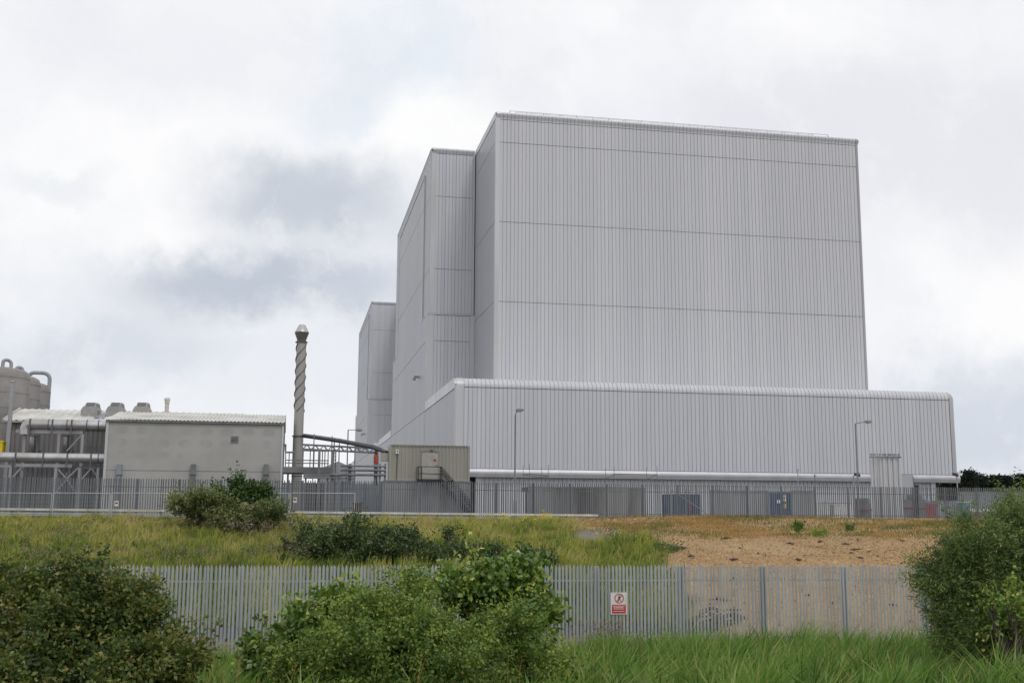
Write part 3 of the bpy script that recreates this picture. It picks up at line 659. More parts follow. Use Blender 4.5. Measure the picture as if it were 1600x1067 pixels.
for px in (186.5, 302, 415.5):
    q0 = A(px, 735); bkt = MB(); bkt.box(q0[0]-0.2, q0[0]+0.2, VG-0.4, VG-0.003, q0[2]-0.25, q0[2]+0.55); bkt.box(q0[0]-0.16, q0[0]+0.16, VG-0.36, VG-0.003, q0[2]-3.4, q0[2]-0.25)
    bkt.box(q0[0]-0.26, q0[0]+0.26, VG-0.46, VG-0.003, q0[2]-0.36, q0[2]-0.25)
    bkt.build('rainwater_hopper', M['bluegrey'] if px < 200 else M['steel'], T)

VSH = 108.5
T = thing('corrugated_shed', at(90, 800, VSH), 'long corrugated shed with pale pitched roof and three boxy roof ventilators', 'shed')
su0 = at(9, 700, VSH)[0]; su1 = at(372, 700, VSH)[0]; sz = at(90, 659, VSH)[2]; rz = at(200, 642.5, VSH+5.6)[2]
w = MB(); sheet(w, (su0, VSH, 0), XU, (0, -1, 0), su1-su0, wall_path(0, sz), 0.42, 0.16, 0.07); w.build('wall', M['shed'], T)
w = MB(); w.prism([(VSH+0.1, 0), (VSH+0.1, sz-0.1), (VSH+5.6, rz-0.15), (VSH+11, sz-0.1), (VSH+11, 0)], su0+0.05, su1-0.05, 'u'); w.build('wall', M['shed'], T)
w = MB(); roofsheet(w, su0-0.3, su1+0.2, VSH-0.45, sz+0.02, VSH+5.6, rz, 0.62); roofsheet(w, su0-0.3, su1+0.2, VSH+5.6, rz, VSH+11.4, sz, 0.62)
rf = w.build('roof', M['roofsheet'], T)
w = MB(); w.box(su0-0.32, su1+0.2, VSH-0.5, VSH-0.3, sz-0.16, sz+0.0); w.build('gutter', M['steel_lt'], T)
w = MB()
for v0, z0, v1, z1 in ((VSH-0.5, sz+0.02, VSH+5.6, rz+0.02),): w.beam((su0-0.28, v0, z0), (su0-0.28, v1, z1), 0.16, 0.26)
w.build('verge_trim', M['trim'], T)
w = MB(); w.box(su0-0.03, su0+0.25, VSH-0.05, VSH+0.2, 0, sz-0.05); w.build('corner_trim', M['steel_lt'], T)
sl = MB(); va = VSH+3.3; za = sz+(rz-sz)*3.75/6.05
for pa in (246,):
    a0 = at(146, 655, VSH+3.5); sl.add([(at(147.5, 657, VSH+2)[0], VSH+1.2, sz+(rz-sz)*0.27+0.09), (at(165, 657, VSH+2)[0], VSH+1.2, sz+(rz-sz)*0.27+0.09), (at(167, 650, VSH+4)[0], VSH+3.6, sz+(rz-sz)*0.67+0.09), (at(150, 650, VSH+4)[0], VSH+3.6, sz+(rz-sz)*0.67+0.09)], [(0, 1, 2, 3)])
sl.build('rooflight', M['bluegrey'], rf)
for px in (139.5, 178.5, 220.0):
    d0 = VSH+2.4; zroof = lambda v: sz+(rz-sz)*(v-VSH+0.45)/6.05
    c0 = at(px, 640, d0); uu = c0[0]; zsh = at(px, 634.5, d0)[2]; zt = at(px, 629, d0+1.1)[2]; zb = zroof(d0)-0.25; d1 = d0+3.6
    vt = MB(); hw = 0.75; h = zsh-zb
    vt.prism([(uu-hw*.8, zb), (uu+hw*.8, zb), (uu+hw, zb+h*.3), (uu+hw, zb+h*.72), (uu+hw*.72, zsh), (uu-hw*.72, zsh), (uu-hw, zb+h*.72), (uu-hw, zb+h*.3)], d0, d1, 'v')
    vo = vt.build('roof_ventilator', M['vent'], T)
    hp = MB(); hp.prism([(d0+0.05, zsh-0.05), (d1-0.05, zsh-0.05), (d1-1.0, zt), (d0+1.0, zt)], uu-hw*.62, uu+hw*.66, 'u'); ho = hp.build('hood', M['vent'], vo)
    hp = MB(); hp.add([(uu-hw*.5, d0+0.055, zsh+0.02), (uu+hw*.5, d0+0.055, zsh+0.02), (uu+hw*.5, d0+0.93, zt-0.0), (uu-hw*.5, d0+0.93, zt-0.0)], [(0, 1, 2, 3)]); hp.build('hood_louvre', M['strake'], vo)
f0 = at(260, 650, VSH+6); fl_ = MB(); fz = at(260, 621.5, VSH+6)[2]
fl_.lathe((f0[0], VSH+6), [(0.2, rz-0.4), (0.2, fz-0.55), (0.25, fz-0.55), (0.25, fz-0.47), (0.2, fz-0.47), (0.3, fz-0.15), (0.22, fz)], 14); fl_.build('flue', M['roofsheet'], T, True)

# storage tanks behind the shed
tr = 2.75
def tank(vc, label, py):
    px = {0: -8.0, 1: 12.5, 2: 31.0}[vc]; Y = (110.0, 116.6, 122.5)[vc]
    X, Y, _ = atY(px, 700, Y); u, v, _ = to_site(X, Y, 0); zt = atY(px, py, Y)[2]
    T = thing('storage_tank', (u, v, 0), label, 'tank', 'grey domed storage tanks in a row')
    b = MB(); b.lathe((u, v), [(tr, 0), (tr, zt-1.05), (tr*0.985, zt-0.75), (tr*0.93, zt-0.42), (tr*0.78, zt-0.18), (tr*0.5, zt-0.04), (0.05, zt)], 40)
    bo = b.build('tank_shell', M['tank'], T, True)
    b = MB()
    for z in (zt-1.1, zt-2.6, zt-4.1, zt-5.6): b.lathe((u, v), [(tr+0.005, z-0.04), (tr+0.03, z-0.04), (tr+0.03, z+0.04), (tr+0.005, z+0.04)], 40)
    b.build('lagging_seam', M['tank'], bo)
    return T, u, v, zt
def bend(pts, r, n=6):                 # round the corners of a pipe run
    pts = [Vector(p) for p in pts]; out_ = [pts[0]]
    for i in range(1, len(pts)-1):
        a, b, c = pts[i-1], pts[i], pts[i+1]; d0 = (a-b).normalized(); d1 = (c-b).normalized(); rr = min(r, (a-b).length*0.49, (c-b).length*0.49)
        for k in range(n+1):
            t_ = k/n; p0 = b+d0*rr; p1 = b+d1*rr; out_.append(p0*(1-t_)**2 + b*2*t_*(1-t_) + p1*t_**2)
    out_.append(pts[-1]); return out_
T, u, v, zt = tank(0, 'nearest and tallest looking lagged storage tank, cut by the left edge of the photo', 574.5)
q = MB(); x0, x1 = at(4, 575, v)[0], at(16, 575, v)[0]; zp = at(10, 561.5, v)[2]
q.tube(bend([(x0, v, zt-0.5), (x0, v, zp), (x1, v+0.3, zp-0.1), (x1, v+0.3, zt-0.6)], 0.6), 0.17, 12); po = q.build('vent_pipe', M['steel_lt'], T, True)
T, u, v, zt = tank(1, 'middle lagged storage tank, half hidden by the tank in front', 586)
q = MB(); x0, x1 = at(25, 585, v)[0], at(34, 585, v)[0]; zp = at(30, 573, v)[2]
q.tube(bend([(x0, v, zt-0.5), (x0, v, zp), (x1, v+0.3, zp-0.1), (x1, v+0.3, zt-0.9)], 0.55), 0.17, 12); q.build('vent_pipe', M['steel_lt'], T, True)
T, u, v, zt = tank(2, 'farthest lagged storage tank with a tall bent pipe running down its right side', 597)
q = MB(); x0, x1 = at(44, 590, v)[0], at(78, 590, v)[0]; zp = at(60, 582, v)[2]
q.tube(bend([(x0, v, zt-0.5), (x0, v, zp), (x1, v, zp-0.05), (x1-0.15, v, 0)], 0.8), 0.21, 14); po = q.build('vent_pipe', M['steel_lt'], T, True)
q = MB(); q.beam((u+tr-0.05, v, at(70, 622, v)[2]), (x1, v, at(70, 620, v)[2]), 0.12, 0.18); q.build('pipe_bracket', M['black'], po)
# mast and yellow skip at the photo's left edge
q0 = at(4.5, 800, 106.5); T = MB(); zt = at(6, 597, 106.5)[2]
T.box(q0[0]-0.14, q0[0]+0.17, 106.35, 106.65, 0, zt)
T.lathe((q0[0], 106.5), [(0.2, zt), (0.22, zt+0.06), (0.1, zt+0.14), (0.02, zt+0.16)], 12)
tag(T.build('steel_post', M['steel_lt'], None, loc=(q0[0], 106.5, 0)), 'tall pale steel post standing in front of the nearest tank', 'post')
ya, yb = at(-14, 706, 106), at(5, 691, 106); T = thing('yellow_hopper', (ya[0], 106, 0), 'yellow hopper cut by the left edge beneath the tanks', 'hopper')
q = MB(); q.box(ya[0], yb[0], 105.8, 107.4, ya[2], yb[2]); q.box(ya[0]-0.06, yb[0]+0.05, 105.75, 107.45, yb[2], yb[2]+0.14); q.build('bin', M['yellow'], T)
q = MB()
for uu in (ya[0]+0.1, yb[0]-0.15): q.box(uu, uu+0.1, 105.9, 106, 0, ya[2])
q.build('leg', M['steel'], T)

# steel pipe rack with two lagged pipes
T = thing('pipe_rack', at(90, 800, 104), 'grey steel frame with diagonal braces carrying two silver pipes beside the plant house', 'pipe rack')
vF, vR = 103.4, 105.6
def bm_(name, a, b, w, h, m='steel_lt'): q = MB(); q.beam(a, b, w, h); return q.build(name, M[m], T)
z_u = at(80, 674.5, vR)[2]; z_l = at(60, 727, vF)[2]
bm_('beam', (at(25, 675, vR)[0], vR, z_u), (at(130, 675, vR)[0], vR, z_u), 0.3, 0.3)
bm_('beam', (at(-30, 729, vF)[0], vF, z_l-0.1), (at(18, 729, vF)[0], vF, z_l-0.1), 0.25, 0.25)
bm_('beam', (at(23, 727, vF)[0], vF, z_l), (at(113, 727, vF)[0], vF, z_l), 0.25, 0.28)
bm_('beam', (at(113, 729, vF+.5)[0], vF+.5, z_l-0.12), (at(165, 729, vF+.5)[0], vF+.5, z_l-0.12), 0.2, 0.22, 'steel')
for px, w_ in ((36, .24), (90, .24), (127, .24)):
    u = at(px, 720, vR)[0]; bm_('column', (u, vR, 0), (u, vR, z_u-0.15), w_, w_)
for px in (57, 110):
    u = at(px, 720, vR+1.5)[0]; bm_('column', (u, vR+1.5, 0), (u, vR+1.5, z_u-0.15), 0.22, 0.22, 'steel')
for px in (16, 87, 124, 153):
    u = at(px, 740, vF)[0]; bm_('column', (u, vF, 0), (u, vF, z_l-0.15), 0.22, 0.22)
def br(p0, p1, v, m='steel_lt'): a = at(*p0, v); b_ = at(*p1, v); bm_('brace', a, b_, 0.12, 0.12, m)
br((127, 680), (104, 705), vR); br((20, 745), (33, 731), vF); br((91, 733), (104, 748), vF); br((104, 748), (122, 731), vF); br((104, 748), (116, 766), vF); br((104, 748), (88, 768), vF)
br((128, 748), (143, 731), vF); br((143, 731), (154, 748), vF, 'steel'); br((32, 731), (52, 745), vF+1.5, 'steel')
for px in (104,):
    u = at(px, 740, vF+.3)[0]; bm_('column', (u, vF+.3, 0), (u, vF+.3, at(104, 738, vF)[2]), 0.14, 0.14, 'steel')
hr = MB()
for py in (698, 702): hr.tube([at(123, py, vR+1.8), at(163, py, vR+1.8)], 0.03, 5)
for px in (130, 140, 150, 160): hr.tube([at(px, 690, vR+1.8), at(px, 708, vR+1.8)], 0.03, 5)
hr.build('handrail', M['steel'], T)
def pipe_thing(label, px0, px1, pyc, v, r, clamps, endball=False, tag_='pipe'):
    a, b_ = at(px0, pyc[0], v), at(px1, pyc[1], v); zc_ = (a[2]+b_[2])/2
    T = thing('lagged_pipe', (a[0], v, zc_), label, 'pipe')
    q = MB(); pts = [(a[0], v, zc_), (b_[0], v, zc_)]
    if endball: pts = bend([(a[0]+0.1, v, zc_-0.9), (a[0]+0.1, v, zc_), (b_[0], v, zc_)], 0.6)
    q.tube(pts, r, 24); q.build('pipe_run', M['alu'], T, True)
    for px, kind in clamps:
        u = at(px, pyc[0], v)[0]; q = MB(); q.tube([(u-0.05, v, zc_), (u+0.05, v, zc_)], r+0.02, 24)
        if kind: q.box(u-0.06, u+0.06, v-r-0.07, v-r, zc_-r-0.35, zc_+r*0.9)
        q.build('pipe_clamp', M['alu_band'], T)
    return T
pipe_thing('slimmer silver lagged pipe on top of the steel rack, running to the grey plant house', 39, 166, (663.5, 664.5), vR, 0.50, ((48.5, 1), (77, 0), (83.5, 1), (106, 0), (113.5, 1), (137, 0), (155, 0)), True)
pipe_thing('thicker silver lagged pipe low on the rack, entering from the left edge of the photo', -40, 164, (714.2, 715.3), vF, 0.42, ((26, 1), (69, 1), (106.5, 1), (143.5, 1), (154.5, 0)))
for px in (52, 104):
    c_ = at(px, 690, vR+1.7); T2_ = thing('duct_bend', (c_[0], vR+1.7, c_[2]), 'silver curved duct bend hanging in the rack, ' + ('left of the two' if px == 52 else 'right of the two'), 'duct', 'duct bends under the pipe rack')
    q = MB(); zt = at(px, 682, vR+1.7)[2]; zb = at(px, 701, vR+1.7)[2]
    q.tube(bend([(c_[0]-0.05, vR+1.7, zt), (c_[0]-0.05, vR+1.7, zb), (c_[0]+0.3, vR+2.6, zb-0.2)], 0.8), 0.27, 16); q.build('duct', M['alu'], T2_, True)
    q = MB(); q.tube([(c_[0]-0.05, vR+1.7, zt), (c_[0]-0.05, vR+1.7, zt+0.09)], 0.33, 16); q.build('flange', M['alu_band'], T2_)

# ------------------------------------------------------------------ flue stack with helical strakes
vK = 104.0
b0 = at(464.3, 745, vK); t0 = at(470.5, 540, vK); uK = (b0[0]+t0[0])/2+0.0
uK = at(467.5, 640, vK)[0]
T = thing('flue_stack', (uK, vK, 0), 'slender grey flue stack with spiral strakes and a conical silver cap', 'chimney')
zt = at(470.5, 534, vK)[2]; zc1 = at(471, 520, vK)[2]; zc2 = at(471.5, 507.5, vK)[2]; zs0 = at(466, 643, vK)[2]
q = MB(); q.lathe((uK, vK), [(0.47, 0), (0.47, zs0-2.2), (0.44, zs0-2.2), (0.44, zt-0.05)], 28); co_ = q.build('column', M['stack'], T, True)
q = MB(); q.lathe((uK, vK), [(0.49, zs0-2.3), (0.56, zs0-2.3), (0.56, zs0-2.2), (0.49, zs0-2.2)], 24); zq = at(464, 744, vK)[2]; q.lathe((uK, vK), [(0.48, zq), (0.52, zq), (0.52, zq+0.06), (0.48, zq+0.06)], 24); q.build('flange_ring', M['strake'], T)
q = MB(); q.lathe((uK, vK), [(0.44, zt-0.1), (0.56, zt-0.1), (0.56, zt+0.0), (0.44, zt+0.0)], 24); q.lathe((uK, vK), [(0.42, zt+0.02), (0.42, zt+0.18), (0.66, zc1), (0.66, zc1+0.02), (0.3, zc1+0.03)], 28); q.build('cap_skirt', M['strake'], T, True)
q = MB(); q.lathe((uK, vK), [(0.65, zc1+0.03), (0.30, zc2-0.02), (0.27, zc2), (0.02, zc2)], 28); q.build('cone_cap', M['alu'], T, True)
for s in range(3):
    q = MB(); n = 110; vs = []; turns = 3.15
    for i in range(n+1):
        a_ = 2*math.pi*(s/3 + turns*i/n*0.62) ; z = zs0+(zt-0.25-zs0)*i/n
        for r_, dz in ((0.43, -0.03), (0.515, -0.03), (0.515, 0.03), (0.43, 0.03)): vs.append((uK+r_*math.cos(a_), vK+r_*math.sin(a_), z+dz))
    fs = [(4*i+k, 4*i+(k+1) % 4, 4*i+4+(k+1) % 4, 4*i+4+k) for i in range(n) for k in range(4)]
    q.add(vs, fs); q.build('strake', M['strake'], T)

# ------------------------------------------------------------------ pipe bridge, duct and access platform between stack and container
vB_ = 97.0
q0, q1 = at(474, 680, 103.5), at(604.5, 701.5, 86.0)
T = thing('black_duct', (q0[0], 103.5, 0), 'long black sagging duct running from the flue stack to the beige container', 'duct')
pts = [at(474, 681, 103.4), at(500, 684.5, 100), at(530, 689, 96.5), at(562, 695, 92.5), at(584, 699, 89.5), at(596, 703.5, 87.5), at(604, 707, 86.6)]
q = MB(); q.tube(pts, 0.16, 12); q.build('duct_run', M['black'], T, True)
q = MB(); q.tube([(p[0], p[1], p[2]+0.2) for p in pts[:-1]], 0.035, 8); q.build('cable_tray', M['steel_lt'], T, True)
q = MB()
for px, py in ((491, 678), (519, 681), (555, 690)):
    p_ = at(px, py, 98); q.tube([(p_[0], 98, 0), p_], 0.045, 6)
q.build('support_post', M['steel'], T)
T = thing('lattice_bridge', at(530, 700, vB_), 'grey lattice cable bridge spanning from the stack to the orange wrapped post', 'cable bridge')
ua, ub = at(473, 696, vB_)[0], at(590, 702, vB_)[0]; zc_ = at(530, 697.5, vB_)[2]; zb_ = at(530, 704.5, vB_)[2]; sl_ = (at(590, 701.5, vB_)[2]-at(473, 695.5, vB_)[2])/(ub-ua)
zz_ = lambda u, z: z+sl_*(u-(ua+ub)/2)
for vv_, in ((vB_-0.35,), (vB_+0.35,)):
    for z in (zc_, zb_): q = MB(); q.beam((ua, vv_, zz_(ua, z)), (ub, vv_, zz_(ub, z)), 0.09, 0.12); q.build('chord', M['steel'], T)
    q = MB(); n = 18
    for i in range(n):
        a_ = ua+(ub-ua)*i/n; b__ = ua+(ub-ua)*(i+1)/n; lo2, hi2 = (zb_, zc_) if i % 2 == 0 else (zc_, zb_)
        q.beam((a_, vv_, zz_(a_, lo2)), (b__, vv_, zz_(b__, hi2)), 0.06, 0.07)
    q.build('lacing', M['steel'], T)
for px in (522, 530):
    p_ = at(px, 703, vB_+0.4); q = MB(); q.tube([(p_[0], vB_+0.4, 0), (p_[0], vB_+0.4, at(px, 684, vB_)[2])], 0.05, 6); q.build('post', M['steel_lt'], T)
p_ = at(586, 750, vB_); T = thing('lagged_post', (p_[0], vB_-0.6, 0), 'brown steel post wrapped in orange lagging at the end of the lattice bridge', 'post')
q = MB(); q.box(p_[0]-0.13, p_[0]+0.13, vB_-0.75, vB_-0.5, 0, at(586, 702, vB_)[2]); q.build('post', M['rust'], T)
z0_, z1_ = at(586, 728, vB_)[2], at(586, 711, vB_)[2]; q = MB(); q.lathe((p_[0], vB_-0.62), [(0.17, z0_), (0.2, z0_+0.1), (0.2, z1_-0.2), (0.17, z1_)], 12); q.build('orange_wrap', M['orange'], T, True)
vP = 95.0
T = thing('low_pipe_rack', at(540, 800, vP), 'low grey steel rack of long horizontal pipes just above the far fence', 'pipe rack')
for py0, py1, pa, pb, r_ in ((727.5, 728.5, 532, 603, .085), (734, 735, 532, 603, .10), (741.5, 742, 515, 603, .10), (746.5, 747, 474, 552, .06)):
    a_, b__ = at(pa, py0, vP), at(pb, py1, vP); q = MB(); q.tube([a_, (b__[0], vP, b__[2])], r_, 10); q.build('pipe_run', M['steel'], T, True)
a_, b__ = at(441, 733, vP+3), at(519, 730, vP+3); q = MB(); q.box(a_[0], b__[0], vP+2.9, vP+4.2, a_[2]-0.28, a_[2]+0.22); q.build('deck_beam', M['steel'], T)
a_, b__ = at(474, 742, vP+2), at(534, 742, vP+2); q = MB(); q.box(a_[0], b__[0], vP+1.9, vP+2.2, a_[2]-0.2, a_[2]+0.16); q.build('deck_beam', M['steel'], T)
for px, w_ in ((547, .26), (586.5, .2), (602, .14), (594, .14), (519, .16), (498.5, .2)):
    p_ = at(px, 727, vP+.1); q = MB(); q.box(p_[0]-w_/2, p_[0]+w_/2, vP+.1, vP+.1+w_, 0, p_[2]+0.15 if px > 520 else at(px, 702, vP)[2]); q.build('column', M['steel'], T)
q = MB(); q.beam(at(528, 745, vP), at(541, 757, vP), 0.1, 0.1); q.build('brace', M['steel'], T)
vQ = 99.0
T = thing('access_platform', at(495, 800, vQ), 'tubular handrails of an access platform between the plant house and the stack', 'platform')
q = MB()
for py, pa, pb in ((704, 473, 514), (718.5, 446, 514), (707, 446, 460), (723, 446, 514)): q.tube([at(pa, py, vQ), (at(pb, py, vQ)[0], vQ, at(pa, py, vQ)[2])], 0.045, 6)
for px, py in ((447, 694), (485, 703), (491, 703), (504, 704), (508, 704), (513, 703), (474, 704), (452, 707)): q.tube([at(px, py, vQ), (at(px, py, vQ)[0], vQ, at(px, 733, vQ)[2])], 0.045, 6)
q.tube([at(442, 694, vQ), at(446, 694, vQ), at(446, 706, vQ), at(460, 706, vQ)], 0.07, 6)
q.build('handrail', M['steel'], T)
q = MB(); q.box(at(442, 735, vQ)[0], at(516, 735, vQ)[0], vQ-0.2, vQ+1.8, at(480, 740, vQ)[2], at(480, 736, vQ)[2]); q.build('platform_deck', M['steel'], T)
for px in (450, 478, 512):
    p_ = at(px, 740, vQ); q = MB(); q.box(p_[0]-0.08, p_[0]+0.08, vQ, vQ+.16, 0, p_[2]); q.build('leg', M['steel'], T)
q = MB(); p_ = at(523, 800, vQ); L0, L1 = at(518, 748, vQ-1)[0], at(523.5, 748, vQ-1)[0]; zl = at(520, 703, vQ-1)[2]
for u in (L0, L1): q.tube([(u, vQ-1, 0), (u, vQ-1, zl)], 0.05, 6)
z = 0.4
while z < zl: q.tube([(L0, vQ-1, z), (L1, vQ-1, z)], 0.03, 5); z += 0.3
q.build('ladder', M['steel'], T)
# distant low shed and storage drums seen below the bridge
vv_ = 150.0; p0, p1 = at(500, 735, vv_), at(556, 735, vv_); T = thing('distant_shed', (p0[0], vv_, 0), 'small distant grey gabled shed seen beneath the lattice bridge', 'shed')
zq, zr = at(520, 732, vv_)[2], at(526, 720.5, vv_)[2]
q = MB(); q.prism([(p0[0], 0), (p1[0], 0), (p1[0], zq), ((p0[0]+p1[0])/2, zr), (p0[0], zq)], vv_, vv_+14, 'v'); q.build('wall', M['steel_lt'], T)
q = MB(); q.box(p0[0]+1, p0[0]+2.6, vv_-0.05, vv_-0.01, 0, 2.6); q.build('door', M['steel'], T)

# ------------------------------------------------------------------ beige container, cabin below, stair
vC = 84.5
c0, c1 = at(607.5, 752, vC), at(734.5, 694, vC)
T = thing('beige_container', (c0[0], vC, 0), 'beige corrugated container cabin with a grey door, raised above the fence', 'container cabin')
w = MB(); zb, ztp = at(670, 751, vC)[2], at(670, 695.5, vC)[2]
def corr(mb, u0, u1, v, z0, z1, p=0.28, d=0.05):
    n = int((u1-u0)/p); p = (u1-u0)/n; pr = []
    for i in range(n): pr += [(i*p, 0), (i*p+p*.32, 0), (i*p+p*.5, d), (i*p+p*.82, d)]
    pr.append((u1-u0, 0)); k = len(pr)
    mb.add([(u0+s, v+e, z0) for s, e in pr]+[(u0+s, v+e, z1) for s, e in pr], [(i, i+1, k+i+1, k+i) for i in range(k-1)])
corr(w, c0[0]+0.12, c1[0]-0.12, vC+0.03, zb+0.12, ztp-0.1); w.build('wall', M['cont'], T)
w = MB(); w.box(c0[0]+0.1, c1[0]-0.1, vC+0.12, vC+2.4, zb+0.05, ztp-0.05); w.build('wall', M['cont'], T)
w = MB()
for u in (c0[0], c1[0]-0.14): w.box(u, u+0.14, vC, vC+0.14, zb, ztp)
w.box(c0[0]+0.14, c1[0]-0.14, vC+0.005, vC+0.12, ztp-0.11, ztp-0.012); w.box(c0[0]+0.14, c1[0]-0.14, vC+0.005, vC+0.12, zb+0.005, zb+0.13); w.build('frame', M['cont'], T)
w = MB(); 
n = 34
for i in range(n):
    u = c0[0]+0.15+(c1[0]-c0[0]-0.3)*i/n; w.box(u, u+0.09, vC-0.012, vC+0.1, ztp-0.075, ztp+0.005)
w.build('roof_lip', M['strake'], T)
d0, d1 = at(659, 748, vC), at(684.5, 706.5, vC)
w = MB(); w.box(d0[0], d1[0], vC-0.03, vC+0.025, d0[2], d1[2]); do = w.build('door', M['cont_door'], T)
w = MB(); fr = 0.06
w.box(d0[0]-fr, d0[0], vC-0.05, vC+0.02, d0[2], d1[2]+fr); w.box(d1[0], d1[0]+fr, vC-0.05, vC+0.02, d0[2], d1[2]+fr); w.box(d0[0]-fr-0.03, d1[0]+fr+0.03, vC-0.09, vC+0.02, d1[2]+fr, d1[2]+fr+0.05); w.build('door_frame', M['cont'], do)
s0, s1 = at(677, 720.5, vC), at(681.5, 717.5, vC)
w = MB(); w.box(s0[0], s1[0], vC-0.042, vC-0.034, s0[2], s1[2]); w.build('door_sticker', M['orange'], do)
w = MB(); hq = at(682, 727, vC); w.box(hq[0]-0.05, hq[0]+0.07, vC-0.09, vC-0.035, hq[2]-0.03, hq[2]+0.03); w.build('handle', M['steel'], do)
w = MB(); lq = at(674.5, 702.5, vC); w.lathe((lq[0], vC-0.08), [(0.02, lq[2]-0.1), (0.1, lq[2]-0.06), (0.12, lq[2]+0.02), (0.05, lq[2]+0.08)], 12); w.build('bulkhead_lamp', M['glass'], T, True)
w = MB(); eq = at(620.5, 705, vC); w.box(eq[0]-0.11, eq[0]+0.11, vC-0.12, vC-0.005, eq[2]-0.17, eq[2]+0.12); eo_ = w.build('control_box', M['white'], T)
w = MB(); w.box(eq[0]-0.04, eq[0]+0.05, vC-0.135, vC-0.122, eq[2]-0.06, eq[2]+0.05); w.build('control_button', M['black'], eo_)
w = MB(); w.tube(bend([(eq[0]+0.02, vC-0.05, eq[2]-0.17), (eq[0]+0.02, vC-0.05, eq[2]-0.5), (eq[0]-0.03, vC-0.05, zb+0.02)], 0.2), 0.03, 6); w.build('conduit', M['strake'], T)
w = MB(); bq0, bq1 = at(595.5, 720, vC+.3), at(607, 707.5, vC+.3); w.box(bq0[0], c0[0]-0.003, vC+.3, vC+1.0, bq0[2], bq1[2]); w.build('side_cabinet', M['cont'], T)
# cabin underneath
T = thing('grey_cabin', (c0[0], vC, 0), 'blue grey cabin behind the fence carrying the beige container', 'cabin')
k0, k1 = at(600, 790, vC-0.2)[0], at(735, 790, vC-.2)[0]
w = MB(); corr(w, k0, k1, vC-0.2, 0.03, zb-0.14, 0.6, 0.03); w.box(k0, k1, vC+0.1, vC+2.4, 0, zb-0.12); w.build('wall', M['cabin'], T)
w = MB(); w.box(k0-0.05, k1+0.05, vC-0.25, vC+2.45, zb-0.119, zb-0.01); w.build('roof', M['steel'], T)
w = MB(); w.box(at(656, 790, vC-.25)[0], at(687, 790, vC-.25)[0], vC-0.26, vC-0.21, 0.05, zb-0.2); w.build('door', M['cabin'], T)
# stair
vT = vC-1.1
T = thing('black_stair', at(675, 800, vT), 'black steel stair and landing in front of the beige container door', 'stair')
def P(px, py, v=vT): return at(px, py, v)
w = MB(); l0, l1 = P(653.5, 749), P(690, 749); w.box(l0[0], l1[0], vT, vC-0.03, l0[2]-0.1, l0[2]+0.05); w.build('landing', M['black'], T)
w = MB()
zr_ = P(670, 729)[2]; zm_ = P(670, 740)[2]
for u in (l0[0], l0[0]+0.25, l1[0], l1[0]-0.1): w.tube([(u, vT, l0[2]), (u, vT, zr_)], 0.035, 6)
for z in (zr_, zm_): w.tube([(l0[0], vT, z), (l1[0], vT, z)], 0.03, 6)
w.tube([(l0[0], vT, zr_), (l0[0], vC-.1, zr_)], 0.03, 6); w.tube([(l0[0], vC-.1, zr_), (l0[0], vC-.1, l0[2])], 0.03, 6)
lnd_r = w.build('guard_rail', M['black'], T)
e0 = P(741, 801); rise_ = l0[2]-0.05; sx0, sx1 = l1[0], e0[0]
for vv_ in (vT, vT+0.8):
    w = MB()
    w.beam((sx0, vv_, l0[2]), (sx1, vv_, 0.05), 0.05, 0.22); w.build('stringer', M['black'], T)
    w = MB()
    for dz in (zr_-l0[2], (zr_-l0[2])*0.55, (zr_-l0[2])*0.78): w.tube([(sx0, vv_, l0[2]+dz), (sx1, vv_, 0.05+dz)], 0.028, 6)
    for f_ in (0.33, 0.66, 1.0): w.tube([(sx0+(sx1-sx0)*f_, vv_, l0[2]*(1-f_)+0.05), (sx0+(sx1-sx0)*f_, vv_, l0[2]*(1-f_)+zr_-l0[2])], 0.028, 6)
    w.build('handrail', M['black'], T)
for i in range(11):
    f_ = (i+0.5)/11; w = MB(); u = sx0+(sx1-sx0)*f_; z = l0[2]*(1-f_)+0.02; w.box(u-0.12, u+0.12, vT+0.03, vT+0.77, z-0.02, z+0.02); w.build('tread', M['black'], T)

# ------------------------------------------------------------------ lamp posts
def lamp(px, pyt, v, hx, label, low):
    b = at(px, 760, v); zt = at(px, pyt, v)[2]; T = thing('lamp_post', (b[0], v, 0), label, 'lamp post', 'tall steel lamp posts in the yard')
    w = MB(); w.tube([(b[0], v, 0), (b[0], v, 1.4), (b[0], v, 1.45), (b[0], v, zt)], [0.11, 0.11, 0.075, 0.055], 10); w.build('pole', M['steel'], T, True)
    hd = at(hx, pyt-low, v)
    w = MB(); w.tube([(b[0], v, zt-0.1), (b[0], v, zt), (hd[0]-0.15, v, hd[2])], 0.035, 8); w.build('arm', M['steel'], T, True)
    w = MB(); L = 0.36
    prof = [(-L, -0.02), (-L*0.9, 0.06), (-L*0.4, 0.12), (L*0.4, 0.12), (L*0.95, 0.06), (L, -0.02)]
    w.prism([(hd[0]+x, hd[2]+z) for x, z in prof], v-0.13, v+0.13, 'v'); ho = w.build('lamp_head', M['steel_lt'], T)
    w = MB(); w.prism([(hd[0]+x, hd[2]+z) for x, z in [(-L*0.9, -0.024), (L*0.9, -0.024), (L*0.7, -0.10), (L*0.2, -0.17), (-L*0.4, -0.14)]], v-0.115, v+0.115, 'v'); w.build('lamp_lens', M['glass'], ho)
    return T
lamp(804.5, 648, 88, 812, 'lamp post with short arm standing before the left end of the long annexe', 7.5)
lamp(1340.5, 662, 90, 1356.5, 'lamp post beside the bundle of vertical vent pipes', 3.5)
lamp(541.5, 671.5, 108, 561, 'lamp post with long flat arm rising behind the pipe bridge', -0.2)

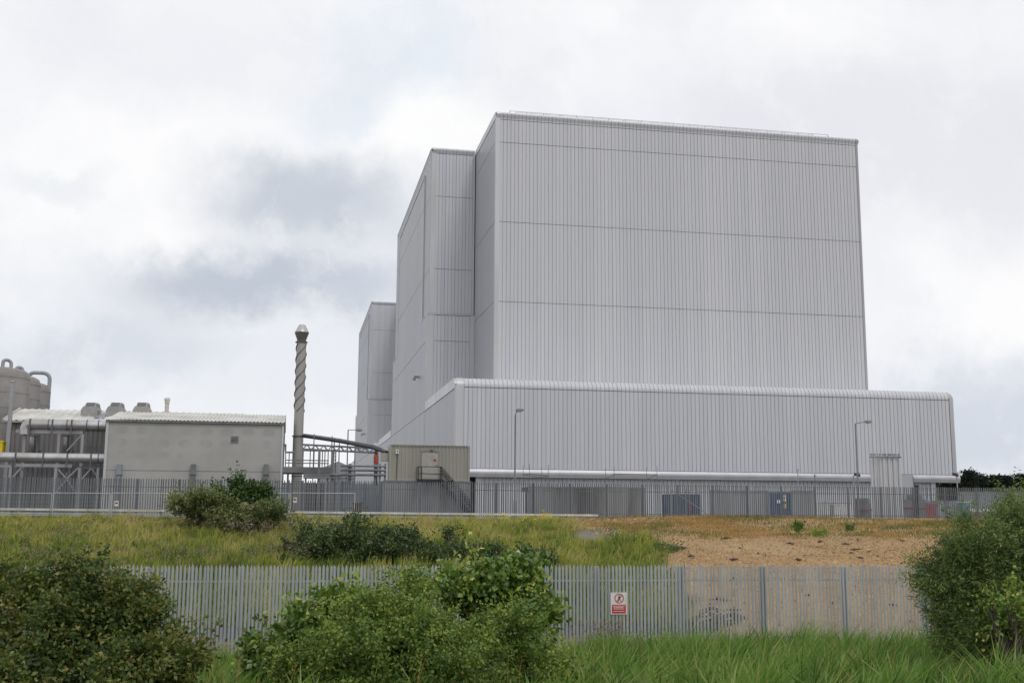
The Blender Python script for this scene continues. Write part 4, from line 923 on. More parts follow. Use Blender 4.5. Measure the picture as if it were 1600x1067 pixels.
# ------------------------------------------------------------------ clutter behind the fence
vX = 96.0
T = thing('vent_pipe_bundle', at(1383, 800, vX), 'tight bundle of tall grey vent pipes with small caps, at the right of the yard', 'vent pipes')
zt = at(1383, 713.5, vX)[2]
for i in range(13):
    px = 1364+ (i*2.6 if i < 5 else 13.5+(i-5)*4.05); u = at(px, 740, vX)[0]; r_ = 0.085 if i < 5 else 0.14; v_ = vX+(0.25 if i < 5 else 0.0) + (0.12 if i % 2 else 0)
    w = MB(); w.lathe((u, v_), [(r_, 0), (r_, zt-0.1)], 14); w.build('pipe', M['trim'], T, True)
    w = MB(); w.lathe((u, v_), [(r_*0.9, zt-0.1), (r_*1.7, zt), (r_*1.7, zt+0.05), (r_*0.6, zt+0.12), (r_*0.9, zt+0.28), (0.01, zt+0.36)], 12); w.build('pipe_cap', M['steel_lt'], T, True)
w = MB(); w.beam((at(1361, 715, vX)[0], vX-0.15, zt-0.1), (at(1402, 715, vX)[0], vX-0.15, zt-0.1), 0.06, 0.08); w.build('clamp_bar', M['steel_lt'], T)
def scaffold(verts, bars, v, label):
    b = at(verts[0][0], 800, v); T = thing('scaffold_frame', (b[0], v, 0), label, 'scaffold', 'thin scaffold tubes under the gutter')
    for px, py, dv in verts:
        p = at(px, py, v+dv); w = MB(); w.tube([(p[0], v+dv, 0), p], 0.03, 6); w.build('upright', M['steel'], T)
    w = MB()
    for a_, b__ in bars: w.tube([at(a_[0], a_[1], v+a_[2]), at(b__[0], b__[1], v+b__[2])], 0.04, 6)
    w.build('ledger', M['strake'], T)
scaffold([(817.5, 726.5, 0), (827.5, 724.5, 1.2), (846.5, 728, 0), (856.7, 726, 1.2)], [((817.5, 741.5, 0), (827.5, 740, 1.2)), ((827.5, 740, 1.2), (856.7, 743.5, 1.2)), ((817.5, 741.5, 0), (846.5, 745.5, 0)), ((846.5, 745.5, 0), (856.7, 743.5, 1.2))], 126, 'scaffold tubes under the gutter, close right of the left lamp post')
scaffold([(946.2, 729, 0), (959.5, 727.5, 1.2), (1010.3, 729.5, 0), (1026.5, 728, 1.2)], [((946.2, 748, 0), (959.5, 740.5, 1.2)), ((959.5, 740.5, 1.2), (1026.5, 741.5, 1.2)), ((1010.3, 748.5, 0), (1026.5, 741.5, 1.2))], 126, 'wider scaffold tubes under the middle of the gutter')
def campole(px, pyt, v, m, label, hx):
    b = at(px, 780, v); zt = at(px, pyt, v)[2]; T = thing('camera_pole', (b[0], v, 0), label, 'camera pole')
    w = MB(); w.tube([(b[0], v, 0), (b[0], v, zt)], 0.055, 8); w.build('pole', M['steel_lt'], T, True)
    h = at(hx, pyt, v); w = MB(); w.beam((b[0], v, zt), (h[0], v-0.2, zt+0.06), 0.06, 0.06); w.build('bracket', M['black'], T)
    w = MB(); w.beam((h[0]-0.28, v-0.22, zt+0.12), (h[0]+0.22, v-0.22, zt+0.0), 0.2, 0.2); w.box(h[0]-0.33, h[0]+0.2, v-0.35, v-0.09, zt+0.2, zt+0.23); w.build('camera_housing', M['black'], T)
    if m: w = MB(); w.box(b[0]-0.02, b[0]+0.3, v-0.15, v+0.15, zt+0.04, zt+0.34); w.build('floodlight', M['white'], T)
campole(1335, 743, 92, 0, 'thin camera pole with one black camera, left of the right lamp post', 1338)
campole(1497, 743, 92, 1, 'camera pole with a black camera and white floodlight at the building corner', 1491)
for px, pyt in ((1248, 734), (1274.5, 742.5)):
    b = at(px, 780, 125); w = MB(); zt = at(px, pyt, 125)[2]; w.tube([(b[0], 125, 0), (b[0], 125, zt)], 0.05, 6); w.lathe((b[0], 125), [(0.08, zt-0.08), (0.12, zt), (0.05, zt+0.12), (0.01, zt+0.14)], 8)
    tag(w.build('thin_mast', M['steel_lt'] if px < 1260 else M['steel'], None, loc=(b[0], 125, 0)), 'thin pale mast against the gutter' if px < 1260 else 'shorter thin mast with a dark head against the gutter', 'mast')
def blockthing(name, label, cat, px0, px1, py0, py1, v, d, m, extra=None, zb0=0.0):
    a_, b__ = at(px0, py1, v), at(px1, py0, v); T = thing(name, (a_[0], v, 0), label, cat)
    w = MB(); w.box(a_[0], b__[0], v, v+d, zb0, b__[2]); w.build('body', M[m], T)
    if extra: extra(T, a_[0], b__[0], v, b__[2])
    return T
def wallcap(T, u0, u1, v, z): w = MB(); w.box(u0-0.05, u1+0.05, v-0.06, v+0.36, z+0.002, z+0.12); w.build('coping', M['concrete'], T)
blockthing('stained_wall', 'low concrete wall streaked with black stains behind the far fence', 'wall', 826, 1008, 763, 800, 98, 0.3, 'stainwall', wallcap)
blockthing('grey_wall', 'plain pale grey wall panel behind the fence, left of the blue door', 'wall', 1112, 1199, 768, 800, 99, 0.3, 'steel_lt', wallcap)
def doorpan(T, u0, u1, v, z):
    w = MB(); w.box(u0-0.08, u0, v-0.05, v+0.2, 0, z+0.1); w.box(u1, u1+0.08, v-0.05, v+0.2, 0, z+0.1); w.box(u0, u1, v-0.05, v+0.2, z+0.001, z+0.1); w.build('frame', M['bluegrey'], T)
    cu_ = (u0+u1)/2; w = MB(); w.box(cu_-0.02, cu_+0.02, v-0.02, v-0.001, 0.05, z-0.02); w.build('door_gap', M['dark'], T)
    for x, z0, z1, m in ((0.42, 0.60, 0.72, 'white'), (0.72, 0.66, 0.78, 'white'), (0.72, 0.80, 0.90, 'white'), (0.72, 0.42, 0.58, 'yellow')):
        u = u0+(u1-u0)*x; w = MB(); w.box(u-0.16, u+0.16, v-0.014, v-0.004, z*z0, z*z1); w.build('notice', M[m], T)
blockthing('blue_door', 'dark blue double door carrying white notices and one yellow notice', 'door', 1203, 1236, 769, 802, 98.6, 0.2, 'blue', doorpan)
blockthing('grey_wall', 'narrow grey wall panel behind the fence, right of the blue door', 'wall', 1238, 1272, 768, 800, 99, 0.3, 'steel_lt', wallcap)
def cage(T, u0, u1, v, z):
    w = MB()
    for i in range(9):
        u = u0+(u1-u0)*i/8; w.tube([(u, v-0.05, 0), (u, v-0.05, z+0.4)], 0.025, 5)
    w.tube([(u0, v-0.05, z+0.4), (u1, v-0.05, z+0.4)], 0.03, 5); w.tube([(u0, v-0.05, z+0.4), (u1+1.2, v-0.05, 0.1)], 0.04, 5); w.build('cage_bars', M['steel_lt'], T)
    w = MB(); w.box(u0+(u1-u0)*.62, u0+(u1-u0)*.7, v-0.06, v-0.02, z*0.35, z*0.72); w.build('red_label', M['dullred'], T)
blockthing('blue_storage_unit', 'blue storage unit inside a tubular cage behind the far fence', 'storage unit', 1049, 1094, 772, 802, 97, 2.5, 'blue', cage)
T = thing('dark_canopy', at(860, 770, 101), 'dark flat canopy above the stained wall', 'canopy'); a_, b__ = at(826, 762, 101), at(938, 756, 101)
w = MB(); w.box(a_[0], b__[0], 100.5, 104, a_[2]-0.3, a_[2]+0.1); w.build('roof', M['soffit'], T)
w = MB()
for i in range(5): u = a_[0]+0.3+(b__[0]-a_[0]-0.6)*i/4; w.box(u-0.08, u+0.08, 103.5, 103.7, 0, a_[2]-0.3)
w.build('post', M['soffit'], T)
def whitehut(T, u0, u1, v, z):
    w = MB(); w.box(u0-0.1, u1+0.1, v-0.1, v+2.1, z+0.001, z+0.1); w.build('roof', M['white'], T)
    w = MB(); w.box(u0+0.25, u0+0.7, v-0.02, v-0.002, 0.1, z-0.2); w.build('door', M['steel_lt'], T)
blockthing('white_kiosk', 'low white kiosk behind the fence, left of the right lamp post', 'kiosk', 1293, 1331, 785, 805, 104, 2, 'white', whitehut)
def pump(T, u0, u1, v, z):
    for i in range(3):
        u = u0+(u1-u0)*(i+0.5)/3; w = MB(); w.lathe((u, v+0.5), [(0.3, z), (0.34, z+0.15), (0.3, z+0.45), (0.05, z+0.55)], 12); w.build('valve_head', M['steel'], T, True)
    w = MB(); w.tube([(u0, v-0.15, z*0.6), (u1, v-0.15, z*0.6)], 0.08, 8); w.build('pipe', M['dullred'], T)
blockthing('pump_skid', 'dark pump skid with red pipe, between the lamp post and vent pipes', 'pump skid', 1343, 1361, 786, 805, 100, 1, 'steel', pump)
blockthing('pump_skid', 'wider grey and red pump skid right of the vent pipes', 'pump skid', 1406, 1446, 780, 805, 106, 1.2, 'steel', pump)
blockthing('red_tank', 'dull red tank unit in front of the dark undercroft', 'tank', 1449, 1462, 787, 805, 110, 1.2, 'dullred', lambda T, a, b, v, z: [ (lambda w: (w.lathe(((a+b)/2, v+0.6), [(0.5, z), (0.45, z+0.2), (0.1, z+0.3)], 14), w.build('tank_lid', M['steel'], T, True)))(MB())])
blockthing('grey_cabinet', 'blue grey cabinet with lighter doors under the building corner', 'cabinet', 1466, 1500, 782, 806, 112, 1.5, 'bluegrey', lambda T, a, b, v, z: [(lambda w: (w.box(x, x+0.5, v-0.03, v-0.002, 0.2, z-0.2), w.build('door', M['steel_lt'], T)))(MB()) for x in (a+0.2, a+0.9, a+1.6)])
def tealtop(T, u0, u1, v, z):
    w = MB(); w.box(u0-0.06, u1+0.06, v-0.06, v+0.9, z+0.001, z+0.1); w.build('lid', M['white'], T)
    w = MB(); w.box((u0+u1)/2-0.02, (u0+u1)/2+0.02, v-0.012, v-0.002, 0.1, z-0.1); w.build('door_gap', M['dark'], T)
blockthing('teal_cabinet', 'teal cabinet with a white lid right of the building corner', 'cabinet', 1504.5, 1515, 785, 806, 93, 0.8, 'teal', tealtop)
T = thing('low_barrier', at(1530, 803, 90), 'low white and orange rails behind the fence near the right bush', 'barrier')
w = MB(); a_, b__ = at(1517, 797, 90), at(1555, 797, 90); w.box(a_[0], b__[0], 90, 90.1, a_[2]-0.1, a_[2]+0.12); w.build('rail', M['white'], T)
w = MB(); w.box(a_[0]+0.2, b__[0], 89.9, 89.99, a_[2]-0.42, a_[2]-0.2); w.build('rail', M['orange'], T)
for i in range(4): w = MB(); u = a_[0]+(b__[0]-a_[0])*(i+.2)/4; w.box(u, u+0.1, 90.11, 90.2, 0, a_[2]+0.12); w.build('post', M['steel'], T)
blockthing('low_grey_building', 'low pale grey building far behind the stack and pipe bridge, mostly hidden by the fence', 'building', 432, 600, 757, 805, 140, 6, 'cabin', wallcap)
blockthing('blue_grey_wall', 'long low blue grey wall beyond the fence at the right, below the pines', 'wall', 1500, 1660, 771, 806, 125, 0.4, 'bluegrey', wallcap)
# black post in the fence line, two drums and a rusty plate behind the fence at the left
b = at(1428.5, 800, 81); w = MB(); w.box(b[0]-0.12, b[0]+0.12, 80.4, 80.62, -0.2, at(1428, 759, 81)[2]); w.box(b[0]-0.16, b[0]+0.16, 80.36, 80.66, at(1428, 759, 81)[2], at(1428, 758, 81)[2]); tag(w.build('black_post', M['black'], None, loc=(b[0], 80.5, 0)), 'thick black post just behind the fence, right of the vent pipes', 'post')
a_, b__ = at(552, 793.5, 83), at(566, 786.5, 83); w = MB(); w.box(a_[0], b__[0], 83, 83.5, 0, b__[2]); w.box(a_[0]-.05, b__[0]+.05, 82.95, 83.55, b__[2], b__[2]+0.06); tag(w.build('rusty_box', M['rust'], None, loc=(a_[0], 83, 0)), 'rusty brown box behind the fence below the pipe rack', 'box')
T = thing('grey_skip', at(570, 800, 90), 'pale blue grey steel tank behind the fence, left of the cabin', 'tank'); a_, b__ = at(528, 770, 90), at(592, 757, 90)
w = MB(); w.box(a_[0], b__[0], 90, 92.2, 0.3, at(560, 758, 90)[2]); w.build('body', M['bluegrey'], T)
w = MB()
for i in range(7): u = a_[0]+(b__[0]-a_[0])*(i+.5)/7; w.box(u-.05, u+.05, 89.9, 89.998, 0.3, at(560, 758, 90)[2])
w.build('rib', M['bluegrey'], T)
T = thing('dark_drums', at(478, 800, 96), 'row of dark tall drums under the platform beside the stack', 'drums')
for i in range(5):
    p = at(478+i*6.2, 790, 96); w = MB(); w.lathe((p[0], 96), [(0.17, 0), (0.17, at(480, 755, 96)[2]), (0.05, at(480, 753, 96)[2])], 12); w.build('drum', M['strake'], T, True)

# ------------------------------------------------------------------ crash barrier and mesh site fence in front of the palisade (left)
vBar = 76.6
zl_, zr2 = at(0, 795, vBar), at(900, 804.5, vBar)
T = thing('crash_barrier', (at(-40, 800, vBar)[0], vBar, 0), 'long low crash barrier with white top rail, in front of the far fence', 'barrier')
ua, ub = at(-40, 795, vBar)[0], at(935, 803, vBar)[0]
bz = lambda u: zl_[2]+(zr2[2]-zl_[2])*(u-zl_[0])/(zr2[0]-zl_[0])
w = MB(); n = 18
for i in range(n):
    a_ = ua+(ub-ua)*i/n; b__ = ua+(ub-ua)*(i+1)/n-0.03; w.beam((a_, vBar, bz(a_)), (b__, vBar, bz(b__)), 0.14, 0.14)
w.build('top_rail', M['railwhite'], T)
w = MB()
for i in range(n):
    a_ = ua+(ub-ua)*i/n; b__ = ua+(ub-ua)*(i+1)/n-0.04
    for dz in (-0.24, -0.36): w.beam((a_, vBar-0.02, bz(a_)+dz), (b__, vBar-0.02, bz(b__)+dz), 0.05, 0.10)
w.build('beam', M['galv'], T)
for i in range(19):
    a_ = ua+(ub-ua)*i/18.0; w = MB(); X_, Y_, _ = to_world(a_, vBar+.1, 0); w.box(a_-0.07, a_+0.07, vBar+0.04, vBar+0.16, gz(X_, Y_)-0.1, bz(a_)-0.08); w.build('post', M['galv_far'], T)
Yh = 72.0
hx = [-100, -9, 82.5, 174.5, 265, 357, 453, 556]
for i in range(len(hx)-1):
    a_, b__ = atY(hx[i]+1.5, 770, Yh), atY(hx[i+1]-1.5, 770, Yh); z1 = a_[2]; z0 = z1-1.95
    T = thing('mesh_fence_panel', (a_[0], Yh, z0), None, 'fence panel', 'temporary mesh fence panels along the meadow', 0)
    T['label'] = ['mesh fence panel mostly outside the left edge of the photo', 'leftmost full mesh fence panel, in front of the pipe rack', 'mesh fence panel in front of the left edge of the plant house', 'mesh fence panel below the first rainwater hopper of the plant house', 'mesh fence panel half hidden left of the elder bush', 'mesh fence panel mostly hidden by the elder bush', 'mesh fence panel right of the elder bush, in front of the flue stack'][i]
    w = MB()
    for (p0, p1) in (((a_[0], z0), (a_[0], z1)), ((b__[0], z0), (b__[0], z1)), ((a_[0], z1), (b__[0], z1)), ((a_[0], z0+0.08), (b__[0], z0+0.08))): w.tube([(p0[0], Yh, p0[1]), (p1[0], Yh, p1[1])], 0.03, 7)
    w.build('frame', M['galv'], T)
    w = MB(); k = int((b__[0]-a_[0])/0.2)
    for j in range(1, k): u = a_[0]+(b__[0]-a_[0])*j/k; w.tube([(u, Yh, z0+0.08), (u, Yh, z1)], 0.0035, 3)
    for z in np.linspace(z0+0.3, z1-0.25, 6): w.tube([(a_[0], Yh, z), (b__[0], Yh, z)], 0.0035, 3)
    w.build('wire_mesh', M['galv'], T)
    w = MB(); w.box(b__[0]-0.1, b__[0]+0.16, Yh-0.3, Yh+0.3, z0-0.02, z0+0.1); w.build('foot', M['steel'], T)
for px, py, lab in ((182, 786.5, 'small white and red notice on the mesh fence left of the elder bush'), (461, 781, 'small white and red notice on the mesh fence by the flue stack'), (433, 776.5, 'small blank white tag on the mesh fence right of the elder bush')):
    c_ = atY(px, py, Yh-0.06); T = thing('fence_notice', c_, lab, 'notice', None, 0); s_ = 0.12 if px != 433 else 0.1
    w = MB(); w.box(c_[0]-s_, c_[0]+s_, c_[1], c_[1]+0.01, c_[2]-s_*1.35*(px != 433)-0.04*(px == 433), c_[2]+s_*1.35*(px != 433)+0.04*(px == 433)); w.build('plate', M['white'], T)
    if px != 433: w = MB(); w.box(c_[0]-s_*.7, c_[0]+s_*.7, c_[1]-0.006, c_[1]-0.002, c_[2]-0.02, c_[2]+0.09); w.build('red_mark', M['dullred'], T)

# ------------------------------------------------------------------ vegetation (world coordinates)
def unit(a): return a/np.maximum(np.linalg.norm(a, axis=1, keepdims=True), 1e-9)
def leaf_mesh(name, P, D, L, W, m, parent, tint, fold=0.25, up=0.3):
    """folded leaf blades: P base points, D directions, L lengths, W half widths"""
    n = len(P); D = unit(D); r = rng.normal(0, 1, (n, 3)); r[:, 2] += up*2
    S = unit(np.cross(D, r)); Nn = np.cross(S, D)
    L = L[:, None]; W = W[:, None]
    mid = P + D*L*0.45
    V = np.stack([P, mid + S*W + Nn*W*fold, P + D*L - Nn*L*0.12, mid - S*W + Nn*W*fold, mid - Nn*W*fold*0.4], 1).reshape(-1, 3)
    k = np.arange(n)[:, None]*5
    lp = (k + np.array([0, 1, 4, 1, 2, 4, 2, 3, 4, 3, 0, 4])[None]).ravel()
    st = np.arange(n*4)*3
    return raw(name, V, lp, st, np.full(n*4, 3), m, parent, np.repeat(tint, 5))
def blades(name, P, H, W, lean, m, parent, tint, bend_=0.5):
    n = len(P); az = rng.uniform(0, 2*np.pi, n); S = np.stack([np.cos(az), np.sin(az)*0.6, np.zeros(n)], 1)*W[:, None]
    up = np.zeros((n, 3)); up[:, 2] = H
    m1 = P + up*0.5 + lean*0.28; tp = P + up*(1-0.12*bend_) + lean
    V = np.stack([P - S, P + S, m1 + S*0.75, m1 - S*0.75, tp], 1).reshape(-1, 3)
    k = np.arange(n)[:, None]*5
    lp = (k + np.array([0, 1, 2, 3, 3, 2, 4])[None]).ravel()
    tot = np.tile([4, 3], n); st = np.concatenate([[0], np.cumsum(tot)[:-1]])
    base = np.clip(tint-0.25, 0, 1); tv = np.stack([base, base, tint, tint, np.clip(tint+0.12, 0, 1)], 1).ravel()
    return raw(name, V, lp, st, tot, m, parent, tv)
def twigs(name, base, tips, r0, m, parent, n=5):
    q = MB()
    for tp in tips:
        b = Vector(base)+Vector((random.uniform(-.15, .15), random.uniform(-.15, .15), 0)); e = Vector(tp)
        mid = b.lerp(e, 0.5)+Vector((random.uniform(-.15, .15), random.uniform(-.15, .15), random.uniform(0.0, .25)))
        q.tube([b, b.lerp(mid, .6), mid, mid.lerp(e, .6), e], [r0, r0*.8, r0*.6, r0*.4, r0*.15], n)
    return q.build(name, m, parent)
def crown(blobs, ncl, per, cr, shell=(0.4, 1.05), lobes=9, sprays=.12):
    """leaf positions in clumps over a lumpy union of ellipsoids [(centre, radii)]: every ellipsoid carries smaller lobes"""
    BC, BR, BD = [], [], []
    for c, r in blobs:
        k = lobes; d = unit(rng.normal(0, 1, (k, 3))*np.array([1, 1, .9])); d[:, 2] += .15
        for j in range(k):
            f = rng.uniform(.30, .52); BC.append(c + d[j]*r*(1.0-f*rng.uniform(.55, .95))); BR.append(r*f*np.array([1, 1, rng.uniform(.75, 1.1)])); BD.append(d[j])
        BC.append(np.array(c)); BR.append(r*.72); BD.append(np.zeros(3))
    BC, BR, BD = np.array(BC), np.array(BR), np.array(BD)
    vol = (BR[:, 0]*BR[:, 2]+BR[:, 1]*BR[:, 2]+BR[:, 0]*BR[:, 1]); vol = vol/vol.sum()
    idx = rng.choice(len(BC), ncl, p=vol)
    d = unit(rng.normal(0, 1, (ncl, 3)) + BD[idx]*.9); rad = rng.uniform(shell[0], shell[1], ncl)**0.6
    cc = BC[idx] + d*BR[idx]*rad[:, None]
    out_ = d*0.7 + BD[idx]*.3 + rng.normal(0, .45, (ncl, 3)); out_[:, 2] += 0.35; out_ = unit(out_)
    k = np.repeat(np.arange(ncl), per); n = len(k)
    s = rng.uniform(-1, 1.25, n)[:, None]
    size = cr*rng.uniform(0.6, 1.5, ncl); long_ = rng.random(ncl) < sprays; stretch = np.where(long_, 2.6, 1.25); thin = np.where(long_, .22, .40)
    P = cc[k] + out_[k]*s*(size*stretch)[k][:, None] + rng.normal(0, 1, (n, 3))*(size*thin)[k][:, None]
    D = out_[k]*0.55 + rng.normal(0, 0.75, (n, 3)); D[:, 2] -= 0.1
    return P, D, k, cc, idx
def bush(name, label, blobs_px, ncl, per, cr, L, W, m, cat='bush', group=None, base_px=None, stem=True, tr=(0.0, 0.75), shell=(0.35, 1.06), fold=0.25, sprays=.12):
    blobs = []
    for (px, py, rx, ry, Y, dp) in blobs_px:
        c = atY(px, py, Y); s = Y/F_PX; blobs.append((np.array(c), np.array([rx*s, dp, ry*s])))
    c0 = blobs[0][0]; bx, by = (c0[0], c0[1]) if base_px is None else atY(base_px[0], 800, base_px[1])[:2]
    T = thing(name, (float(bx), float(by), gz(bx, by)), label, cat, group, 0)
    P, D, k, cc, li = crown(blobs, ncl, per, cr, shell, 9, sprays)
    lt = rng.normal(0, .13, li.max()+1)
    keep = P[:, 2] > ground_z(P[:, 0], P[:, 1])+0.05
    P, D, k = P[keep], D[keep], k[keep]; n = len(P)
    ct = rng.beta(2, 2, ncl)*(tr[1]-tr[0])+tr[0]+lt[li]
    ti = np.clip(ct[k] + rng.normal(0, 0.13, n), 0, 1); rare = rng.random(n) < 0.035; ti[rare] = rng.uniform(.85, 1, rare.sum())
    leaf_mesh('foliage', P, D, L*rng.uniform(.65, 1.35, n), W*rng.uniform(.7, 1.3, n), m, T, ti, fold)
    if stem:
        far = np.argsort(-np.linalg.norm(cc-cc.mean(0), axis=1))[:len(cc)//3]; tips = np.concatenate([cc[rng.choice(far, min(22, len(far)), replace=False)], cc[rng.choice(len(cc), min(14, len(cc)), replace=False)]])
        twigs('stem', (float(bx), float(by), gz(bx, by)), [tuple(t_) for t_ in tips], 0.045, M['bark'], T)
    return T
bush('hawthorn_bush', 'large dark olive hawthorn bush filling the bottom left corner',
     [(60, 1000, 120, 90, 20, 1.2), (150, 965, 80, 68, 20.4, .9), (215, 1005, 72, 70, 19.6, .9), (5, 960, 70, 60, 21, 1.0), (130, 1070, 190, 85, 19, 1.4), (262, 1050, 40, 45, 19.4, .6), (290, 1022, 34, 12, 19.6, .3), (135, 915, 42, 34, 20.5, .5), (228, 958, 24, 28, 20, .35), (60, 925, 40, 25, 20.6, .45)],
     1600, 46, 0.155, 0.082, 0.028, M['hawthorn'], base_px=(110, 20), sprays=.2)
bush('hawthorn_bush', 'rounded mid green shrub in the bottom centre of the photo',
     [(625, 1000, 105, 80, 22, 1.2), (540, 1035, 95, 75, 21.6, 1.0), (735, 1020, 95, 62, 22.3, 1.0), (825, 1045, 70, 52, 22.5, .8), (650, 1060, 220, 70, 21, 1.3), (612, 945, 46, 26, 22.2, .5), (480, 1060, 60, 40, 21.5, .7), (790, 985, 50, 30, 22.6, .5)],
     1600, 48, 0.155, 0.078, 0.023, M['rose'], base_px=(640, 22), sprays=.2, tr=(.05, .85))
bush('broadleaf_shrub', 'bushy shrub with big glossy leaves against the near fence, right of centre shrub',
     [(775, 925, 70, 52, 27, .9), (735, 930, 42, 42, 27, .7), (830, 950, 35, 45, 27.3, .6), (790, 895, 42, 20, 27, .5), (800, 975, 60, 40, 26.6, .8)],
     480, 22, 0.19, 0.135, 0.056, M['broad'], tr=(0.1, .8), base_px=(785, 27), fold=0.12)
bush('broadleaf_shrub', 'straggling big leaved shrub left of the rounded centre shrub',
     [(470, 985, 42, 34, 25, .6), (530, 935, 26, 20, 25.3, .4), (425, 1030, 36, 40, 24.5, .6), (500, 955, 34, 22, 25.1, .4), (440, 1060, 40, 30, 24, .6)],
     280, 20, 0.18, 0.135, 0.056, M['broad'], tr=(0.1, .8), base_px=(460, 25), fold=0.12)
bush('broadleaf_shrub', 'small big leaved sprig rising behind the top of the rounded centre shrub', [(645, 912, 14, 10, 25.5, .25), (660, 925, 14, 8, 25.5, .2)], 22, 12, 0.14, 0.13, 0.055, M['broad'], tr=(0.2, .9), base_px=(650, 25.5), fold=0.12)
bush('feathery_bush', 'tall feathery grey green bush at the right edge of the photo',
     [(1550, 895, 85, 80, 24, 1.3), (1592, 840, 52, 58, 24.3, 1.0), (1490, 905, 50, 48, 23.8, .8), (1570, 950, 90, 55, 24, 1.2), (1520, 850, 42, 34, 24, .6), (1455, 915, 26, 20, 23.6, .35), (1625, 900, 60, 100, 24.5, 1.2), (1600, 800, 30, 22, 24.2, .4), (1530, 1000, 70, 45, 23.5, 1.0), (1600, 1015, 70, 60, 23, 1.1), (1500, 965, 45, 40, 23.8, .7)],
     2500, 48, 0.17, 0.085, 0.011, M['feather'], tr=(0.15, .95), sprays=.3, shell=(.5, 1.12), base_px=(1560, 24))
bush('broadleaf_shrub', 'bright green leafy climber at the foot of the feathery bush', [(1575, 965, 38, 32, 22, .5), (1600, 935, 25, 20, 22.1, .3)], 90, 12, 0.15, 0.085, 0.034, M['broad'], tr=(0.2, .8), base_px=(1580, 22))
# meadow shrubs beyond the near fence
bush('bramble_mound', 'wide dark bramble mound in the middle of the meadow', [(535, 848, 78, 30, 61, 2.2), (600, 858, 75, 26, 61, 2.0), (490, 862, 45, 20, 60, 1.5), (560, 868, 110, 20, 59.5, 1.5)], 1000, 30, 0.24, 0.14, 0.055, M['bramble'], 'bramble', tr=(0, .8))
bush('bramble_mound', 'low trailing bramble strip right of the wide bramble mound', [(700, 867, 60, 15, 60, 1.3), (770, 870, 60, 13, 60, 1.2), (820, 874, 40, 9, 59.5, 1.0), (705, 838, 10, 12, 62, .4)], 520, 26, 0.22, 0.13, 0.05, M['bramble'], 'bramble', tr=(0, .8))
bush('elder_bush', 'rounded dark green elder bush rising above the brambles at left', [(378, 775, 40, 22, 71, 1.3), (362, 785, 40, 18, 71, 1.2), (395, 785, 26, 18, 71, 1.0)], 480, 30, 0.24, 0.16, 0.06, M['elder'], tr=(0, .8))
bush('bramble_mound', 'pale flowering bramble thicket around the foot of the elder bush', [(320, 800, 58, 26, 69.5, 1.5), (375, 812, 62, 20, 68.5, 1.3), (300, 785, 32, 16, 70, 1.0), (415, 808, 35, 20, 69, 1.2)], 800, 26, 0.26, 0.14, 0.055, M['bramble_pale'], 'bramble', tr=(0.1, .95))
bush('small_shrub', 'small round green shrub on the dry shingle crest', [(1249, 823, 8, 8, 68, .35)], 40, 16, 0.12, 0.12, 0.03, M['rose'], 'shrub', stem=False)
bush('small_shrub', 'flat pale green plant on the shingle slope right of the round shrub', [(1278, 833, 14, 5, 64, .5)], 36, 14, 0.12, 0.12, 0.03, M['rose'], 'shrub', stem=False, tr=(.4, .9))
bush('small_shrub', 'tiny green plant on the shingle between the vent pipes and lamp post', [(1328, 824, 6, 4, 67, .3)], 20, 14, 0.10, 0.12, 0.03, M['elder'], 'shrub', stem=False, tr=(.4, .9))
bush('small_shrub', 'dark green plants where the meadow meets the shingle', [(1045, 858, 18, 8, 61, .6), (1020, 862, 14, 8, 61, .5)], 60, 16, 0.16, 0.14, 0.035, M['elder'], 'shrub', stem=False, tr=(.3, .9))
def ragwort(label, px, py, Y, w, n, h=0.75):
    X, Y_, z = atY(px, py, Y); g = gz(X, Y); T = thing('ragwort_plant', (X, Y, g), label, 'flower', 'yellow ragwort plants', 0)
    top = max(z, g+0.35); k = n; P = np.stack([X+rng.normal(0, w, k), Y+rng.normal(0, w, k), top+rng.normal(0, .12, k)], 1)
    st = P.copy(); st[:, 2] = g; H = P[:, 2]-g
    blades('stalk', np.stack([X+(P[:, 0]-X)*.4, Y+(P[:, 1]-Y)*.4, np.full(k, g)], 1), H, np.full(k, .012), (P-st)*np.array([.6, .6, 0]), M['reed'], T, rng.uniform(.3, .7, k))
    kk = np.repeat(np.arange(k), 9); Pf = P[kk]+rng.normal(0, .07, (len(kk), 3))*np.array([1, 1, .35])
    leaf_mesh('flower_head', Pf, rng.normal(0, 1, (len(kk), 3))*np.array([1, 1, .3]), np.full(len(kk), .09), np.full(len(kk), .035), M['ragwort'], T, rng.random(len(kk)))
for a in (('tallest yellow ragwort in bloom near the barrier end', 850, 806, 72, .28, 16), ('low yellow ragwort left of the tallest one', 820, 809, 72.5, .45, 10), ('single yellow ragwort below the container stair', 788, 811, 72, .2, 5), ('yellow flowers at the right edge of the meadow, above the dark plants', 1003, 848, 64, .35, 14), ('tiny yellow flower in front of the barrier below the stack', 466, 803, 73, .12, 4), ('small yellow flower beside the bramble thicket', 447, 800, 74, .12, 3)): ragwort(*a)
